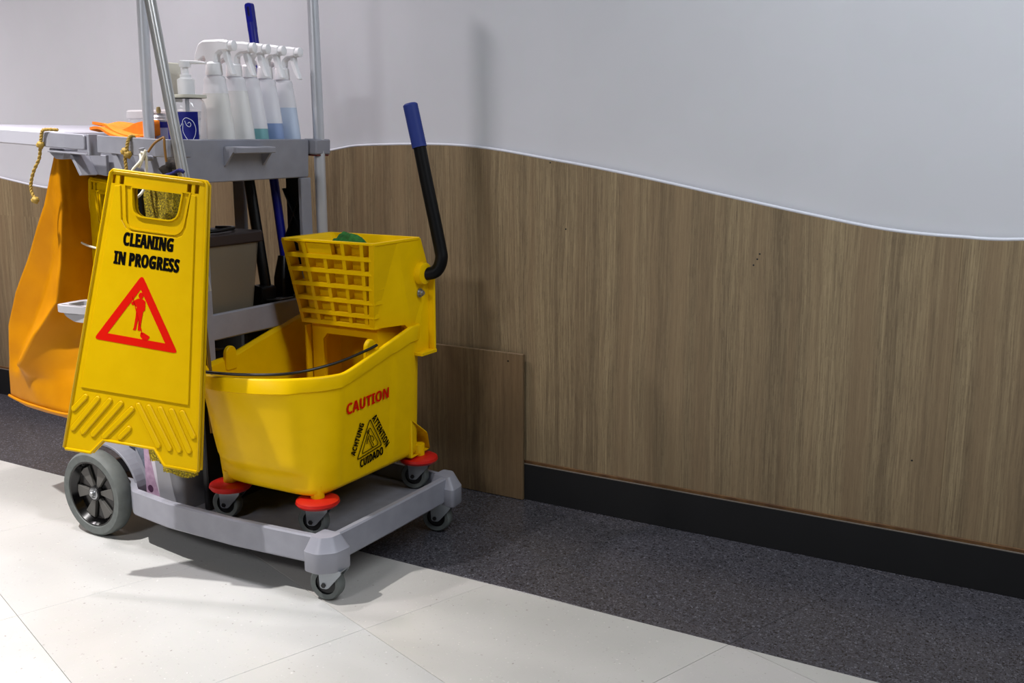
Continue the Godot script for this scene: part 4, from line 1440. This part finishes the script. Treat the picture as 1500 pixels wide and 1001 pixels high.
	# silver tray-like pieces lying beside it
	var k := thing("scraper", Vector3(-1.76, 0.509, 0.38), "thin shiny metal scraper lying on the middle shelf", "tool")
	var ks := Shape.new()
	ks.box(Vector3(0, 0.044, 0), Vector3(0.10, 0.003, 0.05), 0.001, Transform3D(Basis(Vector3(0, 0, 1), 0.12), Vector3.ZERO))
	ks.box(Vector3(-0.02, 0.02, 0), Vector3(0.012, 0.04, 0.02), 0.001)
	part(k, "blade", ks, M.steel, true)

# ---------------------------------------------------------------- poles and handles
func build_poles():
	var p := thing("aluminium_pole", Vector3(-1.696, 0.14, 0.262), "upright aluminium pole clamped at the tray corner", "pole")
	var s := Shape.new()
	s.tube([Vector3(0, 0.0, 0), Vector3(0, 0.80, 0), Vector3(-0.007, 1.41, 0)], 0.0138, 18)
	part(p, "tube", s, M.pole, true)
	var pe := Shape.new()
	pe.lathe([Vector2(0, 1.41), Vector2(0.0145, 1.41), Vector2(0.0145, 1.43), Vector2(0.008, 1.436), Vector2(0, 1.436)], 16, Transform3D(Basis.IDENTITY, Vector3(-0.006, 0, 0)))
	part(p, "end_cap", pe, M.black, true)
	var a := thing("mop_pole", Vector3(-1.845, 0.52, 0.655), "smooth grey mop pole standing upright in the tray", "pole")
	var sa := Shape.new()
	sa.tube([Vector3(0, 0.0, 0), Vector3(-0.002, 0.435, 0), Vector3(0.012, 0.98, 0)], 0.0122, 18)
	part(a, "tube", sa, M.pole, true)
	var ae := Shape.new()
	ae.lathe([Vector2(0, 0.98), Vector2(0.013, 0.98), Vector2(0.013, 1.0), Vector2(0, 1.004)], 16, Transform3D(Basis.IDENTITY, Vector3(0.012, 0, 0)))
	part(a, "end_cap", ae, M.black, true)
	# leaning fluted handle in the corner notch
	var l := thing("fluted_pole", Vector3(-1.655, 0.60, 0.705), "shiny fluted metal pole leaning across the tray corner", "pole")
	var d0 := Vector3(-1.690, 0.879, 0.708)
	var d1 := Vector3(-1.750, 1.23, 0.712)
	var dir := (d1 - d0).normalized()
	var low := d0 - dir * 0.26
	var high := d1 + dir * 0.35
	var fl := Shape.new()
	var u := dir.cross(Vector3(0, 0, 1)).normalized()
	var w := dir.cross(u)
	var rings := []
	for e in [low, high]:
		var q := PackedVector3Array()
		for i in 48:
			var an := TAU * i / 48.0
			var r := 0.0112 + (0.0010 if (i / 2) % 2 == 0 else 0.0)
			q.append(e + (u * cos(an) + w * sin(an)) * r)
		rings.append(q)
	fl.loft(rings, Transform3D.IDENTITY, true, true, -1)
	part(l, "tube", fl, plain(Color(0.76, 0.76, 0.75), 0.28, 0.7))
	# blue brush handle and black dustpan handle
	var b := thing("broom", Vector3(-1.772, 0.509, 0.33), "broom with long flat blue handle standing on the shelf", "broom")
	var b0 := Vector3(-1.859, 1.268, 0.312)
	var b1 := Vector3(-1.778, 0.64, 0.312)
	var t := Basis(Vector3(0, 0, 1), atan2(b0.x - b1.x, b1.y - b0.y) + PI)
	var len := b0.distance_to(b1)
	var hs := Shape.new()
	var hole := soften(pt([-0.004, len - 0.030, 0.004, len - 0.030, 0.004, len - 0.006, -0.004, len - 0.006]), 0.004)
	var xf := Transform3D(Basis(Vector3(0, 0, 1), atan2(-(b0.x - b1.x), b0.y - b1.y)), b1)
	hs.holed(soften(pt([-0.0105, len - 0.07, -0.0105, len + 0.002, 0.0105, len + 0.002, 0.0105, len - 0.07]), 0.008), [hole], -0.006, 0.006, xf)
	hs.tube([b1, b1.lerp(b0, 0.93)], 0.0115, 14)
	part(b, "handle", hs, M.blue, false, "blue plastic handle")
	var bh := Shape.new()
	bh.loft([plan(rounded(-1.790, 0.308, -1.752, 0.352, 0.008), 0.512), plan(rounded(-1.793, 0.309, -1.757, 0.345, 0.008), 0.60), plan(rounded(-1.790, 0.309, -1.766, 0.330, 0.008), 0.655)], Transform3D.IDENTITY, true, true, -1)
	part(b, "brush_head", bh, M.black)
	var dp := thing("dustpan", Vector3(-1.80, 0.509, 0.37), "black lobby dustpan with long black handle behind the lidded bin", "dustpan")
	var ds := Shape.new()
	ds.tube([Vector3(-1.820, 0.862, 0.385), Vector3(-1.775, 0.56, 0.385)], 0.0135, 14)
	part(dp, "handle", ds, M.black)
	var dn := Shape.new()
	dn.prism(soften(pt([-1.83, 0.512, -1.762, 0.512, -1.757, 0.585, -1.79, 0.592]), 0.006), 0.37, 0.42, 0.002)
	part(dp, "pan", dn, M.black)

# ---------------------------------------------------------------- things low on the deck
func build_deck_things():
	var g := thing("grey_towel", Vector3(-1.985, 0.222, 0.570), "bundled blue grey towel lying over the wheel arch", "towel")
	var s := Shape.new()
	s.blob(Vector3(0.035, 0.005, 0.05), Vector3(0.062, 0.050, 0.040), 0.45, 1.0, 14, 40)
	s.blob(Vector3(0.078, -0.03, 0.075), Vector3(0.026, 0.058, 0.024), 0.45, 1.4, 18, 36)
	s.tube(spline([Vector3(-0.02, 0.035, 0.085), Vector3(0.02, 0.022, 0.095), Vector3(0.055, -0.005, 0.098), Vector3(0.075, -0.055, 0.098)], 6), [0.006, 0.008, 0.010, 0.011, 0.012, 0.012, 0.012, 0.012, 0.012, 0.012, 0.012, 0.013, 0.013, 0.013, 0.012, 0.011, 0.011, 0.010, 0.008], 12)
	s.tube(spline([Vector3(-0.015, 0.052, 0.08), Vector3(0.03, 0.038, 0.094), Vector3(0.075, 0.018, 0.094), Vector3(0.095, -0.03, 0.088)], 6), 0.011, 12)
	part(g, "towel", s, M.grey_cloth, true)
	var p := thing("soap_pack", Vector3(-1.880, 0.10, 0.665), "pale mauve soap carton with white flash beside the grey tub", "carton")
	var ps := Shape.new()
	ps.box(Vector3(0, 0.072, 0), Vector3(0.052, 0.144, 0.045), 0.003)
	part(p, "carton", ps, M.pink, true)
	var pw := Shape.new()
	pw.prism(pt([-0.006, 0.132, 0.022, 0.134, 0.022, 0.02, 0.012, 0.05]), 0.0224, 0.0229, 0.0)
	part(p, "white_flash", pw, plain(Color(0.82, 0.80, 0.84), 0.4), true)
	var pd := Shape.new()
	pd.lathe([Vector2(0, 0), Vector2(0.009, 0), Vector2(0.009, 0.0005), Vector2(0, 0.0005)], 18, Transform3D(Basis(Vector3.RIGHT, PI / 2), Vector3(-0.008, 0.03, 0.0225)))
	part(p, "round_mark", pd, plain(Color(0.30, 0.18, 0.28), 0.5), true)
	var b := thing("grey_tub", Vector3(-1.805, 0.10, 0.655), "small light grey plastic tub on the deck under the yellow sign", "tub")
	var bs := Shape.new()
	bs.loft([plan(rounded(-0.040, -0.065, 0.040, 0.050, 0.016), 0.0), plan(rounded(-0.046, -0.072, 0.048, 0.056, 0.018), 0.118), plan(rounded(-0.043, -0.069, 0.045, 0.053, 0.016), 0.118), plan(rounded(-0.037, -0.062, 0.037, 0.047, 0.014), 0.004)], Transform3D.IDENTITY, true, true, 0, [0, 1, 2])
	part(b, "tub", bs, plain(Color(0.56, 0.56, 0.58), 0.45), true)
	# yellow dust mop hanging upright behind the sign
	var m := thing("dust_mop", Vector3(-1.72, 0.20, 0.765), "fuzzy yellow and black dust mop head hung upright behind the printed sign", "mop")
	var f := Shape.new()
	var nz := noise(91, 60.0, 3)
	for seg in [[-1.835, -1.785, 0.235, 0.03], [-1.765, -1.672, 0.215, 0.0]]:
		var rings := []
		for k in 41:
			var y: float = lerp(seg[2], 0.852, k / 40.0)
			var q := PackedVector3Array()
			var shift: float = seg[3] * (1.0 - k / 40.0)
			for i in 40:
				var an := TAU * i / 40.0
				var cx: float = (seg[0] + seg[1]) / 2 + shift
				var hx: float = (seg[1] - seg[0]) / 2
				var d: Vector3 = Vector3(sign(cos(an)) * pow(abs(cos(an)), 0.5) * hx, 0, sign(sin(an)) * pow(abs(sin(an)), 0.6) * 0.016)
				var pnt := Vector3(cx, y, 0.742) + d
				q.append(pnt + Vector3(d.x * 0.05, 0, d.z * 0.3) * nz.get_noise_3dv(pnt * 3.0) + Vector3(0, nz.get_noise_3dv(pnt * 4.0) * 0.010 if k == 0 else 0.0, 0))
			rings.append(q)
		f.loft(rings, Transform3D.IDENTITY, true, true, -1)
	part(m, "fringe", f, M.fuzz, false, "fuzzy yellow fringe with black flecks")
	var fs := Shape.new()
	fs.box(Vector3(-1.775, 0.56, 0.742), Vector3(0.016, 0.58, 0.022), 0.003)
	part(m, "frame", fs, M.black, false, "black mop frame")
	# striped slat leaning on the upright
	var y := thing("yellow_slat", Vector3(-1.665, 0.14, 0.68), "narrow wooden slat with yellow stripes leaning on the cart upright", "slat")
	var a0 := Vector3(-1.700, 0.66, 0.678)
	var a1 := Vector3(-1.668, 0.40, 0.690)
	var d := (a0 - a1).normalized()
	var bs2 := Basis(d.cross(Vector3(0, 0, 1)).normalized(), d, Vector3(0, 0, 1)).orthonormalized()
	var lng := 0.36
	var mid := a0 - d * lng / 2
	var ys := Shape.new()
	ys.box(Vector3.ZERO, Vector3(0.020, lng, 0.008), 0.001, Transform3D(bs2, mid))
	part(y, "core", ys, plain(Color(0.40, 0.31, 0.15), 0.6))
	for k in 3:
		var yk := Shape.new()
		yk.box(Vector3(-0.007 + 0.007 * k, 0, 0.0045), Vector3(0.0022, lng, 0.003), 0.0005, Transform3D(bs2, mid))
		part(y, "stripe", yk, plain(Color(0.62, 0.47, 0.06), 0.5))
	# black bin liner box behind the bucket
	var bx := thing("black_crate", Vector3(-1.86, 0.10, 0.40), "black plastic crate on the deck below the middle shelf", "crate")
	var bb := Shape.new()
	bb.loft([plan(rounded(-0.10, -0.085, 0.10, 0.09, 0.02), 0.0), plan(rounded(-0.115, -0.095, 0.125, 0.10, 0.02), 0.385)], Transform3D.IDENTITY, true, true, -1)
	part(bx, "crate", bb, M.black, true)

# ---------------------------------------------------------------- ropes and ties
func rope(label: String, pts: Array, knots: Array):
	var r := thing("gold_rope", pts[pts.size() - 1], label, "rope", "gold ropes on the tray")
	var c := spline(pts, 8)
	var s := Shape.new()
	# two twisted strands
	for ph in [0.0, PI]:
		var v := []
		for i in c.size():
			var d: Vector3 = (c[min(i + 1, c.size() - 1)] - c[max(i - 1, 0)]).normalized()
			var u := d.cross(Vector3(0.3, 0.2, 0.9)).normalized()
			var w := d.cross(u)
			v.append(c[i] + (u * cos(i * 1.1 + ph) + w * sin(i * 1.1 + ph)) * 0.0016)
		s.tube(v, 0.0026, 7)
	part(r, "strand", s, M.rope)
	for k in knots:
		var ks := Shape.new()
		ks.blob(k, Vector3(0.009, 0.008, 0.008), 0.5, 1.6, 3, 18)
		part(r, "knot", ks, M.rope)

func build_ties():
	rope("gold rope with knotted tail hanging from the bag holder rail", [Vector3(-2.050, 0.964, 0.735), Vector3(-2.064, 0.965, 0.750), Vector3(-2.075, 0.962, 0.756), Vector3(-2.081, 0.945, 0.757), Vector3(-2.087, 0.925, 0.757), Vector3(-2.096, 0.900, 0.756), Vector3(-2.118, 0.872, 0.757), Vector3(-2.133, 0.845, 0.756), Vector3(-2.133, 0.825, 0.757), Vector3(-2.122, 0.808, 0.757)], [Vector3(-2.084, 0.931, 0.758), Vector3(-2.122, 0.806, 0.757)])
	rope("short gold rope tied round the tray rim above the printed sign", [Vector3(-1.795, 0.949, 0.738), Vector3(-1.797, 0.950, 0.748), Vector3(-1.799, 0.940, 0.753), Vector3(-1.803, 0.922, 0.755), Vector3(-1.808, 0.905, 0.756), Vector3(-1.806, 0.885, 0.757), Vector3(-1.806, 0.868, 0.757)], [Vector3(-1.806, 0.918, 0.757), Vector3(-1.799, 0.912, 0.756)])
	# white cord that carries the sign from the hook
	var t := thing("white_cord", Vector3(-1.735, 0.90, 0.775), "white cord loop tying the printed sign to the cart hook", "cord")
	var s := Shape.new()
	s.tube(spline([Vector3(-1.741, 0.913, 0.772), Vector3(-1.733, 0.900, 0.780), Vector3(-1.742, 0.880, 0.795), Vector3(-1.748, 0.855, 0.801), Vector3(-1.746, 0.832, 0.802), Vector3(-1.742, 0.826, 0.786), Vector3(-1.738, 0.850, 0.766), Vector3(-1.730, 0.885, 0.768), Vector3(-1.726, 0.912, 0.771), Vector3(-1.736, 0.917, 0.774)], 6), 0.0030, 8)
	s.tube(spline([Vector3(-1.722, 0.922, 0.774), Vector3(-1.730, 0.902, 0.778), Vector3(-1.737, 0.886, 0.782)], 5), 0.0032, 8)
	part(t, "cord", s, M.cord)
	var b := thing("rubber_band", Vector3(-1.70, 0.93, 0.752), "brown rubber band stretched over the tray rim to the hook", "band")
	var bs := Shape.new()
	bs.tube(spline([Vector3(-1.722, 0.918, 0.768), Vector3(-1.708, 0.936, 0.762), Vector3(-1.695, 0.9465, 0.752), Vector3(-1.690, 0.945, 0.752), Vector3(-1.690, 0.925, 0.752), Vector3(-1.690, 0.898, 0.750)], 5), 0.0026, 8)
	part(b, "band", bs, M.band)
	# ring of cord round the folded plain sign
	var c := thing("cord_ring", Vector3(-2.06, 0.70, 0.63), "pale cord tied round the plain folded sign", "cord")
	var cs := Shape.new()
	cs.tube(spline([Vector3(-1.96, 0.685, 0.655), Vector3(-2.06, 0.688, 0.648), Vector3(-2.118, 0.700, 0.648), Vector3(-2.130, 0.712, 0.630), Vector3(-2.11, 0.712, 0.608)], 6), 0.0028, 8)
	part(c, "cord", cs, M.cord)
	# dark cloth with a blue string stuffed in the corner notch
	var d := thing("black_rag", Vector3(-1.705, 0.86, 0.70), "small black rag stuffed under the tray corner", "rag")
	var ds := Shape.new()
	ds.blob(Vector3(-1.722, 0.872, 0.700), Vector3(0.030, 0.030, 0.018), 0.6, 1.2, 31, 28)
	part(d, "rag", ds, mottled(Color(0.05, 0.045, 0.04), Color(0.22, 0.19, 0.15), 35, 0.9, 14.0))
	var dl := Shape.new()
	dl.tube(spline([Vector3(-1.735, 0.866, 0.722), Vector3(-1.705, 0.872, 0.726), Vector3(-1.682, 0.880, 0.724), Vector3(-1.672, 0.876, 0.722)], 5), 0.004, 8)
	part(d, "blue_string", dl, plain(Color(0.12, 0.14, 0.42), 0.8))
